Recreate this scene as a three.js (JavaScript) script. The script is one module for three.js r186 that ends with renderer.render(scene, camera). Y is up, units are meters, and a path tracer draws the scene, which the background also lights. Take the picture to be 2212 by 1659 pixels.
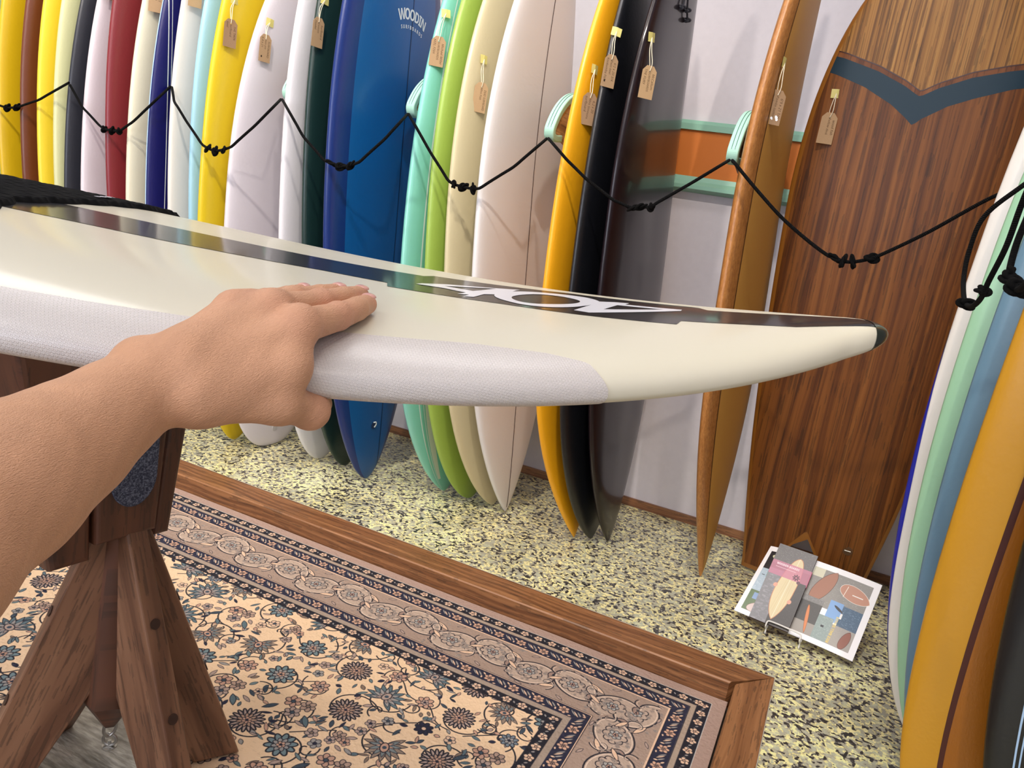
import * as THREE from 'three';
import { mergeGeometries, mergeVertices } from 'three/addons/utils/BufferGeometryUtils.js';
import { RoundedBoxGeometry } from 'three/addons/geometries/RoundedBoxGeometry.js';
import { MarchingCubes } from 'three/addons/objects/MarchingCubes.js';
import { RectAreaLightUniformsLib } from 'three/addons/lights/RectAreaLightUniformsLib.js';

// ------------------------------------------------------------------ camera, lights, exposure
const scene = new THREE.Scene();
const camera = new THREE.PerspectiveCamera(53.05, 2212 / 1659, 0.02, 60);
camera.position.set(0, 1.0, 2.758);
camera.up.set(-0.2353, 0.9626, -0.1344);
camera.lookAt(0 - 0.3722, 1.0 - 0.2163, 2.758 - 0.9037);
camera.updateMatrixWorld();
const renderer = new THREE.WebGLRenderer({ antialias: true });
renderer.toneMapping = THREE.LinearToneMapping;
renderer.toneMappingExposure = 1.34;
renderer.shadowMap.enabled = true;
RectAreaLightUniformsLib.init();
scene.background = new THREE.Color(0x111111);
const V3 = (x, y, z) => new THREE.Vector3(x, y, z);
const CEIL = 2.85;
// ceiling panels: [x, z, width, depth, intensity]
const PANELS = [[-2.7, 1.3, 1.4, 0.5, 3.9], [-0.75, 1.3, 1.4, 0.5, 3.7], [-1.6, 3.6, 1.4, 0.6, 2.2], [0.3, 3.9, 0.6, 1.2, 2.0]];
// ceiling downlights: [x, z, intensity]
const SPOTS = [[-3.2, 2.35, 10, -0.2], [-2.2, 2.35, 10, -0.2], [-1.2, 2.35, 10, -0.2], [-0.25, 2.35, 8, -0.3], [0.4, 3.35, 9, 0.15]];
const WINDOW = { x: -1.5, y: 1.5, z: 5.46, w: 4.0, h: 2.0, i: 1.15 };

// ------------------------------------------------------------------ helpers
let seed = 7;
const rnd = () => { seed = (seed * 1664525 + 1013904223) >>> 0; return seed / 4294967296; };
const rr = (a, b) => a + (b - a) * rnd();
const used = {};
const numbered = (n) => { used[n] = (used[n] ?? -1) + 1; return used[n] ? `${n}_${String(used[n]).padStart(3, '0')}` : n; };
const tag = (o, label, category, group, kind) => { if (label) o.userData.label = label; if (category) o.userData.category = category; if (group) o.userData.group = group; if (kind) o.userData.kind = kind; return o; };
const thing = (name, label, category, group, pos = [0, 0, 0]) => { const g = new THREE.Group(); g.name = numbered(name); g.position.set(...pos); scene.add(g); return tag(g, label, category, group); };
const part = (parent, name, geo, mat, label) => {
  const m = new THREE.Mesh(geo, mat); m.castShadow = m.receiveShadow = true;
  m.name = parent === scene ? numbered(name) : name;
  if (parent !== scene) { let k = 0; while (parent.children.some((c) => c.name === m.name)) m.name = `${name}_${String(++k).padStart(3, '0')}`; }
  if (label) m.userData.label = label;
  parent.add(m); return m;
};
const struct = (name, geo, mat) => { const m = part(scene, name, geo, mat); m.userData.kind = 'structure'; return m; };
const box = (w, h, d, x = 0, y = 0, z = 0) => new THREE.BoxGeometry(w, h, d).translate(x, y, z);
const lerp = (a, b, t) => a + (b - a) * t, clamp = (x, a, b) => Math.min(b, Math.max(a, x)), smooth = (a, b, x) => { const t = clamp((x - a) / (b - a), 0, 1); return t * t * (3 - 2 * t); };
const interp = (pts, x) => { if (x <= pts[0][0]) return pts[0][1]; for (let i = 1; i < pts.length; i++) if (x <= pts[i][0]) { const [a, b] = [pts[i - 1], pts[i]]; return lerp(a[1], b[1], (x - a[0]) / (b[0] - a[0])); } return pts[pts.length - 1][1]; };
const tubeAlong = (pts, r, seg = 40, rad = 8, closed = false) => new THREE.TubeGeometry(new THREE.CatmullRomCurve3(pts.map((p) => V3(...p)), closed, 'centripetal'), seg, r, rad, closed);
// tileable value noise
const hash = (x, y, s) => { let h = (x * 374761393 + y * 668265263 + s * 974634777) | 0; h = Math.imul(h ^ (h >>> 13), 1274126177); h ^= h >>> 16; return (h >>> 0) / 4294967296; };
const tnoise = (x, y, px, py, s) => {
  const ix = Math.floor(x), iy = Math.floor(y), fx = x - ix, fy = y - iy, u = fx * fx * (3 - 2 * fx), v = fy * fy * (3 - 2 * fy);
  const m = (a, n) => ((a % n) + n) % n, x0 = m(ix, px), x1 = m(ix + 1, px), y0 = m(iy, py), y1 = m(iy + 1, py);
  return lerp(lerp(hash(x0, y0, s), hash(x1, y0, s), u), lerp(hash(x0, y1, s), hash(x1, y1, s), u), v);
};
const fbm = (x, y, px, py, s, o = 4) => { let a = 0, w = 0.5, t = 0; for (let i = 0; i < o; i++) { a += w * tnoise(x, y, px, py, s + i); t += w; x *= 2; y *= 2; px *= 2; py *= 2; w *= 0.5; } return a / t; };
const dataTex = (w, h, fn, srgb = true, rep = true) => {
  const d = new Uint8Array(w * h * 4);
  for (let j = 0; j < h; j++) for (let i = 0; i < w; i++) { const c = fn(i / w, j / h), k = (j * w + i) * 4; d[k] = c[0]; d[k + 1] = c[1]; d[k + 2] = c[2]; d[k + 3] = 255; }
  const t = new THREE.DataTexture(d, w, h); t.magFilter = THREE.LinearFilter; t.minFilter = THREE.LinearMipmapLinearFilter; t.generateMipmaps = true;
  if (rep) t.wrapS = t.wrapT = THREE.RepeatWrapping; if (srgb) t.colorSpace = THREE.SRGBColorSpace; t.needsUpdate = true; return t;
};
const canvasTex = (w, h, draw, srgb = true) => { const c = document.createElement('canvas'); c.width = w; c.height = h; const g = c.getContext('2d'); draw(g, w, h); const t = new THREE.CanvasTexture(c); if (srgb) t.colorSpace = THREE.SRGBColorSpace; t.anisotropy = 8; return t; };
const mix3 = (a, b, t) => [lerp(a[0], b[0], t), lerp(a[1], b[1], t), lerp(a[2], b[2], t)];
// wood: grain runs along u; the tile is 1 x 0.5 m
const woodTex = (s, dark, mid, light, streak = 0.5, lines = 40, con = 2.4) => dataTex(1024, 512, (u, v) => {
  const warp = fbm(u * 3, v * 6, 3, 6, s, 3) * 0.9;
  const g1 = fbm(u * 2, v * lines + warp * 5, 2, lines, s + 11, 3), g2 = fbm(u * 6, v * lines * 4, 6, lines * 4, s + 23, 3), pore = fbm(u * 24, v * 180, 24, 180, s + 37, 2);
  let t = clamp((g1 - 0.5) * con + 0.5, 0, 1), c = mix3(mid, light, clamp(t * 1.3 - 0.3, 0, 1)); c = mix3(c, dark, clamp((0.5 - t) * 1.7, 0, 1) * streak + clamp((g2 - 0.55) * 2.2, 0, 1) * streak * 0.7);
  const p = pore > 0.66 ? 0.8 : 1; return c.map((x) => clamp(x * p, 0, 255));
});
const woodUV = (g, axis, off = 0) => { // u along the grain, metres
  const p = g.attributes.position, uv = new Float32Array(p.count * 2), A = [(i) => p.getX(i), (i) => p.getY(i), (i) => p.getZ(i)], o = [0, 1, 2].filter((k) => k !== axis);
  for (let i = 0; i < p.count; i++) { uv[2 * i] = A[axis](i) + off; uv[2 * i + 1] = (A[o[0]](i) + A[o[1]](i) * 0.83) * 2 + off * 1.7; }
  g.setAttribute('uv', new THREE.BufferAttribute(uv, 2)); return g;
};
const std = (color, roughness = 0.6, o = {}) => new THREE.MeshStandardMaterial({ color, roughness, ...o });
const gloss = (color, roughness = 0.35, coat = 0.6, coatRough = 0.12, o = {}) => new THREE.MeshPhysicalMaterial({ color, roughness, clearcoat: coat, clearcoatRoughness: coatRough, ...o });

// ------------------------------------------------------------------ lights of the room
const panelGlow = new THREE.MeshStandardMaterial({ color: 0xffffff, emissive: 0xfff6ea, emissiveIntensity: 1.6 });
const spotGlow = new THREE.MeshStandardMaterial({ color: 0xffffff, emissive: 0xfff0dc, emissiveIntensity: 6 });
const fittingMat = std(0xe8e6e2, 0.5);
const outX = (x, z) => `${z > 3.3 ? 'rear' : 'front'} of the ceiling`;
PANELS.forEach(([x, z, w, d, i], n) => {
  const g = thing('ceiling_light', `flat rectangular ceiling light panel out of view, ${['above the left boards', 'above the middle boards', 'behind the camera', 'near the right wall'][n]}`, 'ceiling light', null, [x, CEIL, z]);
  part(g, 'frame', mergeGeometries([box(w + 0.06, 0.03, 0.03, 0, -0.015, d / 2 + 0.015), box(w + 0.06, 0.03, 0.03, 0, -0.015, -d / 2 - 0.015), box(0.03, 0.03, d, w / 2 + 0.015, -0.015, 0), box(0.03, 0.03, d, -w / 2 - 0.015, -0.015, 0)]), fittingMat);
  part(g, 'diffuser', box(w, 0.01, d, 0, -0.012, 0), panelGlow);
  const l = new THREE.RectAreaLight(0xfbf9ff, i, w, d); l.position.set(0, -0.022, 0); l.rotation.x = -Math.PI / 2; l.name = 'panel_light'; g.add(l);
});
SPOTS.forEach(([x, z, i, ax], n) => {
  const g = thing('downlight', `small round recessed downlight in the ceiling out of view, ${['first from the left', 'second from the left', 'third from the left', 'nearest the right wall', 'behind the first row'][n]}`, 'ceiling light', null, [x, CEIL, z]);
  part(g, 'trim_ring', new THREE.TorusGeometry(0.05, 0.008, 8, 28).rotateX(Math.PI / 2).translate(0, -0.004, 0), fittingMat);
  part(g, 'lens', new THREE.CylinderGeometry(0.045, 0.045, 0.006, 28).translate(0, -0.004, 0), spotGlow);
  const l = new THREE.SpotLight(0xfff4e8, i, 0, n === 4 ? 0.5 : 0.66, 0.85, 2); l.position.set(0, -0.02, 0); l.castShadow = true; l.shadow.radius = 2.2; l.name = 'spot'; g.add(l);
  l.target.position.set(ax, -1.95, n === 4 ? -1.6 : -1.85); l.target.name = 'aim'; g.add(l.target);
});

// ------------------------------------------------------------------ the room
const wallTex = dataTex(512, 512, (u, v) => { const n = fbm(u * 60, v * 60, 60, 60, 5, 3), k = 209 + (n - 0.5) * 5; return [k, k - 5, k]; });
const wallMat = new THREE.MeshStandardMaterial({ map: wallTex, roughness: 0.75, bumpMap: wallTex, bumpScale: 0.0003 });
const WX0 = -5.2, WX1 = 0.93, WZ = 5.5;
const floorTex = dataTex(2048, 2048, (u, v) => {
  const wx = (fbm(u * 40, v * 40, 40, 40, 3, 2) - 0.5) * 1.6, wy = (fbm(u * 40, v * 40, 40, 40, 9, 2) - 0.5) * 1.6;
  const a = fbm(u * 210 + wx, v * 210 + wy, 210, 210, 21, 3), b = fbm(u * 200 + wy, v * 200 + wx, 200, 200, 44, 3), c = tnoise(u * 220, v * 220, 220, 220, 71), d = fbm(u * 9, v * 9, 9, 9, 88, 3);
  let col = [168, 164, 142];
  if (a > 0.485) col = mix3([206, 196, 130], [242, 230, 166], clamp((a - 0.485) * 7, 0, 1));
  if (b > 0.6) col = mix3([116, 112, 108], [48, 46, 44], clamp((b - 0.6) * 10, 0, 1));
  else if (b < 0.36) col = mix3(col, [180, 184, 160], 0.7);
  if (c > 0.965 && b > 0.5) col = c > 0.985 ? [120, 62, 54] : [58, 84, 104];
  const k = 1.05 + (d - 0.5) * 0.4; return col.map((x) => clamp(x * k, 0, 255));
});
floorTex.repeat.set(1 / 1.7, 1 / 1.7);
const floorMat = new THREE.MeshPhysicalMaterial({ map: floorTex, roughness: 0.42, clearcoat: 0.55, clearcoatRoughness: 0.16 });
const PX0 = -3.9, PX1 = 0.046, PZ0 = 0.886, PZ1 = 4.6; // the pit that holds the rug
{
  const s = new THREE.Shape([[WX0, 0], [WX1, 0], [WX1, -WZ], [WX0, -WZ]].map((p) => new THREE.Vector2(...p)));
  s.holes.push(new THREE.Path([[PX0, -PZ0], [PX0, -PZ1], [PX1, -PZ1], [PX1, -PZ0]].map((p) => new THREE.Vector2(...p))));
  const g = new THREE.ExtrudeGeometry(s, { depth: 0.12, bevelEnabled: false }).translate(0, 0, -0.12).rotateX(-Math.PI / 2);
  struct('floor', g, floorMat);
  struct('floor_pit', box(PX1 - PX0, 0.05, PZ1 - PZ0, (PX0 + PX1) / 2, -0.095, (PZ0 + PZ1) / 2), std(0x4a4038, 0.9));
}
const uvM = (g, s = 1) => { const p = g.attributes.position, n = g.attributes.normal, uv = new Float32Array(p.count * 2); for (let i = 0; i < p.count; i++) { const ax = Math.abs(n.getX(i)), ay = Math.abs(n.getY(i)); uv[2 * i] = (ax > 0.6 ? p.getZ(i) : p.getX(i)) * s; uv[2 * i + 1] = (ay > 0.6 ? p.getZ(i) : p.getY(i)) * s; } g.setAttribute('uv', new THREE.BufferAttribute(uv, 2)); return g; };
struct('wall_back', uvM(box(WX1 - WX0 + 0.2, CEIL + 0.1, 0.12, (WX0 + WX1) / 2, CEIL / 2, -0.06)), wallMat);
struct('wall_left', uvM(box(0.12, CEIL + 0.1, WZ, WX0 - 0.06, CEIL / 2, WZ / 2)), wallMat);
struct('wall_right', uvM(box(0.12, CEIL + 0.1, WZ, WX1 + 0.06, CEIL / 2, WZ / 2)), wallMat);
struct('ceiling', box(WX1 - WX0 + 0.2, 0.1, WZ + 0.2, (WX0 + WX1) / 2, CEIL + 0.05, WZ / 2), std(0xf2f0ec, 0.9));
{
  const W = WINDOW, zc = WZ + 0.06, x0 = W.x - W.w / 2, x1 = W.x + W.w / 2, y0 = W.y - W.h / 2, y1 = W.y + W.h / 2, X0 = WX0 - 0.1, X1 = WX1 + 0.1;
  const bw = (a, b, c, d) => uvM(box(b - a, d - c, 0.12, (a + b) / 2, (c + d) / 2, zc));
  struct('wall_front', mergeGeometries([bw(X0, x0, 0, CEIL), bw(x1, X1, 0, CEIL), bw(x0, x1, 0, y0), bw(x0, x1, y1, CEIL)]), wallMat);
  const wn = new THREE.Group(); wn.name = 'window_1'; wn.userData.kind = 'structure'; scene.add(wn);
  part(wn, 'window_frame', mergeGeometries([box(W.w, 0.05, 0.08, W.x, y0 + 0.025, zc), box(W.w, 0.05, 0.08, W.x, y1 - 0.025, zc), box(0.05, W.h, 0.08, x0 + 0.025, W.y, zc), box(0.05, W.h, 0.08, x1 - 0.025, W.y, zc), box(0.04, W.h, 0.06, W.x, W.y, zc)]), fittingMat);
  part(wn, 'pane', box(W.w - 0.06, W.h - 0.06, 0.01, W.x, W.y, zc), new THREE.MeshStandardMaterial({ color: 0xffffff, emissive: 0xdfe9ff, emissiveIntensity: 1.6 }));
  const l = new THREE.RectAreaLight(0xf0f3ff, W.i, W.w - 0.1, W.h - 0.1); l.position.set(W.x, W.y, WZ - 0.02); l.name = 'daylight'; l.lookAt(W.x, W.y, 0); wn.add(l);
}
const walnut = woodTex(101, [84, 48, 24], [132, 86, 50], [164, 114, 72], 0.45, 60, 1.6);
const walnutMat = new THREE.MeshPhysicalMaterial({ map: walnut, roughness: 0.5, bumpMap: walnut, bumpScale: 0.0004, clearcoat: 0.15, clearcoatRoughness: 0.35 });
struct('baseboard_back', woodUV(box(WX1 - WX0, 0.03, 0.012, (WX0 + WX1) / 2, 0.015, 0.006), 0), walnutMat);
struct('baseboard_right', woodUV(box(0.012, 0.03, WZ - 0.02, WX1 - 0.006, 0.015, WZ / 2 + 0.01), 2), walnutMat);
// the rack that carries the pegs: mint moulding, orange board, mint ledge
const mintPaint = std(0x86b7a0, 0.42), orangePaint = std(0xc66c12, 0.6);
const ext = (pts, len, x0) => { const g = new THREE.ExtrudeGeometry(new THREE.Shape(pts.map((p) => new THREE.Vector2(...p))), { depth: len, bevelEnabled: false }); return g.rotateY(-Math.PI / 2).translate(x0 + len, 0, 0); };
struct('trim_1', ext([[0, 1.368], [0.026, 1.368], [0.026, 1.388], [0.018, 1.4], [0, 1.402]], WX1 - WX0 - 0.3, WX0), mintPaint);
struct('trim_2', box(WX1 - WX0 - 0.3, 0.155, 0.016, (WX0 + WX1) / 2 - 0.15, 1.293, 0.008), orangePaint);
struct('trim_3', ext([[0, 1.218], [0.03, 1.216], [0.034, 1.2], [0.05, 1.186], [0.05, 1.174], [0.02, 1.166], [0, 1.164]], WX1 - WX0 - 0.3, WX0), mintPaint);

// ------------------------------------------------------------------ timber frame round the rug
{
  const g = thing('timber_frame', 'low mitred walnut frame let into the speckled floor round the patterned rug', 'frame');
  const prof = [[0, 0.003], [0.092, 0.003], [0.095, 0], [0.095, -0.07], [0, -0.07]]; // across, from the floor side
  const rail = (len, mitreEnd) => { const n = prof.length, P = [], U = []; const ring = (e) => prof.map(([a, y]) => [e === 0 ? 0 : len - (mitreEnd ? a : 0), y, a]);
    const r0 = ring(0), r1 = ring(1); const quad = (a, b, c, d) => { for (const q of [a, b, c, a, c, d]) { P.push(...q); } };
    for (let i = 0; i < n; i++) { const j = (i + 1) % n; quad(r0[i], r1[i], r1[j], r0[j]); }
    for (let i = 1; i < n - 1; i++) { P.push(...r1[0], ...r1[i + 1], ...r1[i]); P.push(...r0[0], ...r0[i], ...r0[i + 1]); }
    const q = new THREE.BufferGeometry(); q.setAttribute('position', new THREE.Float32BufferAttribute(P, 3)); q.computeVertexNormals(); return woodUV(q, 0, rnd()); };
  const back = part(g, 'rail', rail(3.9, true), walnutMat); back.position.set(0.046 - 3.9, 0, 0.888);
  const q = rail(3.6, false); { const p = q.attributes.position; for (let i = 0; i < p.count; i++) if (p.getX(i) === 0) p.setX(i, p.getZ(i)); }
  const right = part(g, 'rail', q, walnutMat); right.scale.z = -1; right.geometry = right.geometry; right.scale.z = 1;
  // run along +z from the corner, across towards -x
  { const p = q.attributes.position; for (let i = 0; i < p.count; i++) { const a = p.getX(i), c = p.getZ(i) * 0.86; p.setXYZ(i, -c, p.getY(i), a); } q.computeVertexNormals(); right.position.set(0.046, 0, 0.888); }
  part(g, 'sealant_strip', mergeGeometries([box(3.9, 0.006, 0.003, 0.046 - 1.95, 0, 0.8865), box(0.002, 0.005, 3.6, 0.047, 0, 0.888 + 1.8)]), std(0xb8b2a2, 0.4), 'pale strip of sealant along the outer edge');
}

// ------------------------------------------------------------------ rug
{
  const RW = 2.2, RD = 1.7, S = 2048 / RW; // millimetre-like units: pattern is drawn in mm
  const tex = canvasTex(2048, Math.round(RD * S), (c) => {
    const ink = '#1c1a24', navy = '#24243a', peach = '#e3bfa0', pink = '#c79c84', taupe = '#a38d7e', mauve = '#b39a8c', blue = '#5d7076', slate = '#3d4a56', ivory = '#f0cda6', brown = '#86705f', grey = '#9c9690';
    c.scale(S / 1000, S / 1000); c.lineCap = c.lineJoin = 'round';
    const RWm = RW * 1000, RDm = RD * 1000;
    const fl = (x, y, r, n, col, cen, out = ink, rot = 0) => { c.lineWidth = Math.max(1.1, r * 0.085); c.strokeStyle = out; c.fillStyle = col; for (let i = 0; i < n; i++) { const a = rot + (i / n) * 6.283; c.beginPath(); c.ellipse(x + Math.cos(a) * r * 0.56, y + Math.sin(a) * r * 0.56, r * 0.46, r * 0.46 * Math.min(1, 4.6 / n), a, 0, 6.3); c.fill(); c.stroke(); } c.fillStyle = cen; c.beginPath(); c.arc(x, y, r * 0.27, 0, 6.3); c.fill(); c.stroke(); };
    const leaf = (x, y, l, w, a, col, out = ink) => { c.save(); c.translate(x, y); c.rotate(a); c.fillStyle = col; c.strokeStyle = out; c.lineWidth = Math.max(1, w * 0.16); c.beginPath(); c.moveTo(0, 0); c.bezierCurveTo(l * 0.3, -w, l * 0.7, -w * 0.8, l, 0); c.bezierCurveTo(l * 0.7, w * 0.8, l * 0.3, w, 0, 0); c.fill(); c.stroke(); c.restore(); };
    const curl = (x, y, r, a, dir, lw, col) => { c.strokeStyle = col; c.lineWidth = lw; c.beginPath(); for (let i = 0; i <= 28; i++) { const t = i / 28, th = a + dir * t * 4.6, q = r * (1 - t * 0.82); const X = x + Math.cos(th) * q, Y = y + Math.sin(th) * q; i ? c.lineTo(X, Y) : c.moveTo(X, Y); } c.stroke(); };
    const palm = (x, y, r, a, c1, c2, c3) => { c.save(); c.translate(x, y); c.rotate(a); for (let ring = 0; ring < 3; ring++) { const n = 11 - ring * 2, R = r * (1 - ring * 0.28); for (let i = 0; i < n; i++) { const th = -2.2 + (4.4 * i) / (n - 1); leaf(0, 0, R, R * 0.2, th - 1.57, [c1, c2, c3][ring]); } } c.fillStyle = c3; c.strokeStyle = ink; c.lineWidth = 2; c.beginPath(); c.ellipse(0, -r * 0.1, r * 0.2, r * 0.3, 0, 0, 6.3); c.fill(); c.stroke(); c.fillStyle = slate; c.beginPath(); c.arc(0, -r * 0.1, r * 0.1, 0, 6.3); c.fill(); c.restore(); };
    // field
    c.fillStyle = ivory; c.fillRect(0, 0, RWm, RDm);
    // vines, then flowers placed by distance, large ones first
    const place = (n, d, list, out) => { for (let k = 0; k < n; k++) { const x = rr(-20, RWm - 330), y = rr(330, RDm); if (out.every((q) => Math.hypot(q[0] - x, q[1] - y) > d + q[2])) { const q = [x, y, d]; out.push(q); list.push(q); } } };
    const all = [], big = [], mid = [], small = []; place(4000, 46, big, all); place(6000, 29, mid, all); place(9000, 15, small, all);
    for (const [x, y] of big) { const d = rnd() < 0.5 ? 1 : -1, a = rr(0, 6.28); curl(x, y, rr(54, 72), a, d, 3, ink); curl(x + Math.cos(a) * 66, y + Math.sin(a) * 66, rr(24, 34), a + 2.4, -d, 2.8, ink); }
    for (const [x, y] of mid) { const d = rnd() < 0.5 ? 1 : -1; curl(x, y, rr(32, 46), rr(0, 6.28), d, 2.6, ink); c.lineWidth = 2.6; c.strokeStyle = ink; c.beginPath(); c.moveTo(x, y); c.bezierCurveTo(x + 40 * d, y + 10, x + 30, y + 50 * d, x + 84 * d, y + 46); c.stroke(); }
    const leafCols = [blue, slate, mauve, brown, grey, navy, pink, '#6d7f80'];
    for (const [x, y, r] of [...big, ...mid]) for (let k = 0; k < (r > 40 ? 10 : 5); k++) { const a = rr(0, 6.28), q = r * rr(0.75, 1.25); leaf(x + Math.cos(a) * q, y + Math.sin(a) * q, rr(13, 27), rr(4, 7), a + rr(-0.9, 0.9), leafCols[Math.floor(rr(0, 8))]); }
    for (const [x, y] of small) { if (rnd() < 0.5) fl(x, y, rr(10, 14), 5, [pink, mauve, grey, peach][Math.floor(rr(0, 4))], [slate, brown, navy][Math.floor(rr(0, 3))]); else for (let k = 0; k < 3; k++) leaf(x, y, rr(14, 24), rr(4, 6.5), rr(0, 6.28), leafCols[Math.floor(rr(0, 8))]); }
    big.forEach(([x, y], k) => {
      const m = k % 5;
      if (m === 0) palm(x, y, rr(40, 48), rr(-1.6, 1.6), blue, grey, mauve);
      else if (m === 1) { fl(x, y, 34, 18, mauve, brown); fl(x, y, 20, 11, '#b08e78', slate); fl(x, y, 10, 6, pink, navy); }
      else if (m === 2) palm(x, y, rr(38, 46), rr(1.6, 4.6), '#94806f', '#7c8584', pink);
      else if (m === 3) { fl(x, y, 31, 10, '#74878a', mauve); fl(x, y, 18, 8, grey, slate); fl(x, y, 9, 5, pink, navy); }
      else { fl(x - 16, y - 8, 18, 6, pink, slate); fl(x + 18, y - 13, 17, 6, '#b79884', brown); fl(x + 4, y + 20, 17, 6, mauve, slate); leaf(x + 30, y + 14, 36, 9, 0.8, blue); leaf(x - 34, y + 16, 34, 8, 2.2, slate); }
    });
    mid.forEach(([x, y], k) => { const m = k % 4; if (m === 0 && k % 3 === 0) fl(x, y, 20, 8, navy, peach); else if (m < 2) { fl(x, y, 20, 7, pink, slate); fl(x, y, 9, 5, mauve, navy); } else if (m === 2) { fl(x, y, 20, 9, '#74808a', peach); fl(x, y, 11, 6, grey, navy); } else { fl(x, y, 15, 6, '#b79884', brown); fl(x + 19, y + 8, 11, 5, pink, slate); fl(x - 8, y + 19, 11, 5, mauve, slate); } });
    // borders; local frame: s along the edge, v away from it
    const border = (len) => {
      const band = (v0, v1, col) => { c.fillStyle = col; c.fillRect(0, v0, len, v1 - v0); };
      band(0, 32, '#ab9082'); band(32, 34, '#cfd3d2'); band(34, 62, ink); band(62, 76, '#ab9784'); band(75, 77, ink); band(77, 113, navy); band(113, 118, peach); band(118, 258, '#a48c7c'); band(257, 262, peach); band(261, 263, ink); band(262, 296, navy); band(296, 311, '#a59281'); band(311, 339, ink); band(338, 341, ink);
      for (const v of [48, 325]) for (let s = 12; s < len; s += 38) { fl(s, v, 11.5, 5, peach, pink, ink, s); leaf(s + 14, v - 5, 11, 4, 0.9, grey); leaf(s + 24, v + 5, 11, 4, -0.9, '#8c8880'); }
      for (const v of [95, 279]) for (let s = 20; s < len; s += 62) { fl(s, v, 13.5, 6, '#d3a78b', brown, ink, 0.3); fl(s, v, 5, 4, pink, brown); for (const [o, a] of [[17, 0.8], [24, 0.8], [32, 0.8]]) leaf(s + o - 4, v - 12 + (o === 24 ? 2 : 0), 26, 3.6, a, o === 24 ? peach : grey); leaf(s + 45, v + 12, 12, 4, -1.8, peach); leaf(s + 12, v + 13, 10, 4, -0.2, peach); leaf(s + 40, v - 13, 14, 4, 0.7, peach); }
      for (let s = -60; s < len; s += 210) {
        c.lineWidth = 2.2;
        // large lobed cartouches with outlined arabesques
        for (const [o, vv, f] of [[0, 168, 1], [105, 206, -1]]) {
          c.fillStyle = '#b9a290'; c.strokeStyle = ink; c.lineWidth = 3.4; c.beginPath(); c.ellipse(s + o + 40, vv + f * 8, 60, 44, f * 0.5, 0, 6.3); c.fill(); c.stroke(); c.lineWidth = 2; c.strokeStyle = '#e6cdb6'; c.beginPath(); c.ellipse(s + o + 40, vv + f * 8, 55, 39, f * 0.5, 0, 6.3); c.stroke(); c.lineWidth = 2; c.strokeStyle = ink; for (let k = 0; k < 9; k++) { const a = (k / 9) * 6.283; c.beginPath(); c.arc(s + o + 34 + Math.cos(a) * 24, vv + f * 10 + Math.sin(a) * 19, 9, a - 1.6, a + 1.6); c.stroke(); }
          for (let k = 0; k < 30; k++) fl(s + o + rr(-30, 100), vv + rr(-46, 46), rr(3, 5), 5, rnd() < 0.5 ? '#c4b0a0' : grey, '#6f6a68', '#8d7b70');
          for (let k = 0; k < 12; k++) fl(s + o + 40 + rr(-34, 34), vv + f * 8 + rr(-20, 20), rr(3.5, 6), 5, grey, '#6f6a68', '#8d7b70');
          fl(s + o + 34, vv + f * 10, 15, 6, '#a7a39c', slate); fl(s + o + 34, vv + f * 10, 7, 5, pink, navy);
          leaf(s + o + 70, vv - 24 * f, 46, 9, 0.5 * f, peach); leaf(s + o - 26, vv + 22 * f, 40, 8, -0.6 * f, peach); leaf(s + o + 86, vv + 16 * f, 34, 7, 1.2 * f, '#d8b69c');
          curl(s + o + 84, vv - 6 * f, 26, 1.2, f, 2.4, ink); curl(s + o + 84, vv - 6 * f, 23, 1.2, f, 1.6, '#ead2ba'); curl(s + o - 14, vv - 20 * f, 20, 4, -f, 2.4, ink); curl(s + o - 12, vv - 20 * f, 17, 4, -f, 1.6, '#e0c4aa');
          c.fillStyle = '#9d8274'; c.strokeStyle = ink; c.lineWidth = 2; c.beginPath(); c.ellipse(s + o + 96, vv + f * 30, 21, 17, 0.3, 0, 6.3); c.fill(); c.stroke(); fl(s + o + 96, vv + f * 30, 12, 5, slate, peach);
          leaf(s + o + 18, vv - 44 * f, 22, 5, 0.2, mauve); leaf(s + o + 120, vv - 34 * f, 22, 5, -0.5 * f, mauve);
        }
      }
      c.strokeStyle = ink; c.lineWidth = 1.6; for (const v of [34, 62, 113, 258]) { c.beginPath(); c.moveTo(0, v); c.lineTo(len, v); c.stroke(); }
    };
    c.save(); c.beginPath(); c.moveTo(RWm, 0); c.lineTo(0, 0); c.lineTo(0, 342); c.lineTo(RWm - 342, 342); c.closePath(); c.clip(); border(RWm); c.restore();
    c.save(); c.beginPath(); c.moveTo(RWm, 0); c.lineTo(RWm, RDm); c.lineTo(RWm - 342, RDm); c.lineTo(RWm - 342, 342); c.closePath(); c.clip(); c.translate(RWm, 0); c.rotate(Math.PI / 2); border(RDm); c.restore();
    // wool: fine mottling
    for (let k = 0; k < 26000; k++) { c.fillStyle = rnd() < 0.5 ? 'rgba(60,45,40,0.06)' : 'rgba(255,240,225,0.06)'; c.fillRect(rr(0, RWm), rr(0, RDm), rr(2, 14), rr(1, 3)); }
  });
  const n = dataTex(256, 256, (u, v) => { const k = fbm(u * 64, v * 64, 64, 64, 61, 3) * 255; return [k, k, k]; }, false); n.repeat.set(7, 5);
  const m = new THREE.MeshPhysicalMaterial({ map: tex, roughness: 0.95, bumpMap: n, bumpScale: 0.002, sheen: 0.3, sheenRoughness: 0.6, sheenColor: new THREE.Color(0.5, 0.45, 0.4) });
  const g = new THREE.PlaneGeometry(RW, RD, 88, 68).rotateX(-Math.PI / 2), p = g.attributes.position;
  for (let i = 0; i < p.count; i++) p.setY(i, (fbm(p.getX(i) * 3 + 8, p.getZ(i) * 3 + 8, 64, 64, 77, 2) - 0.5) * 0.004);
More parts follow.
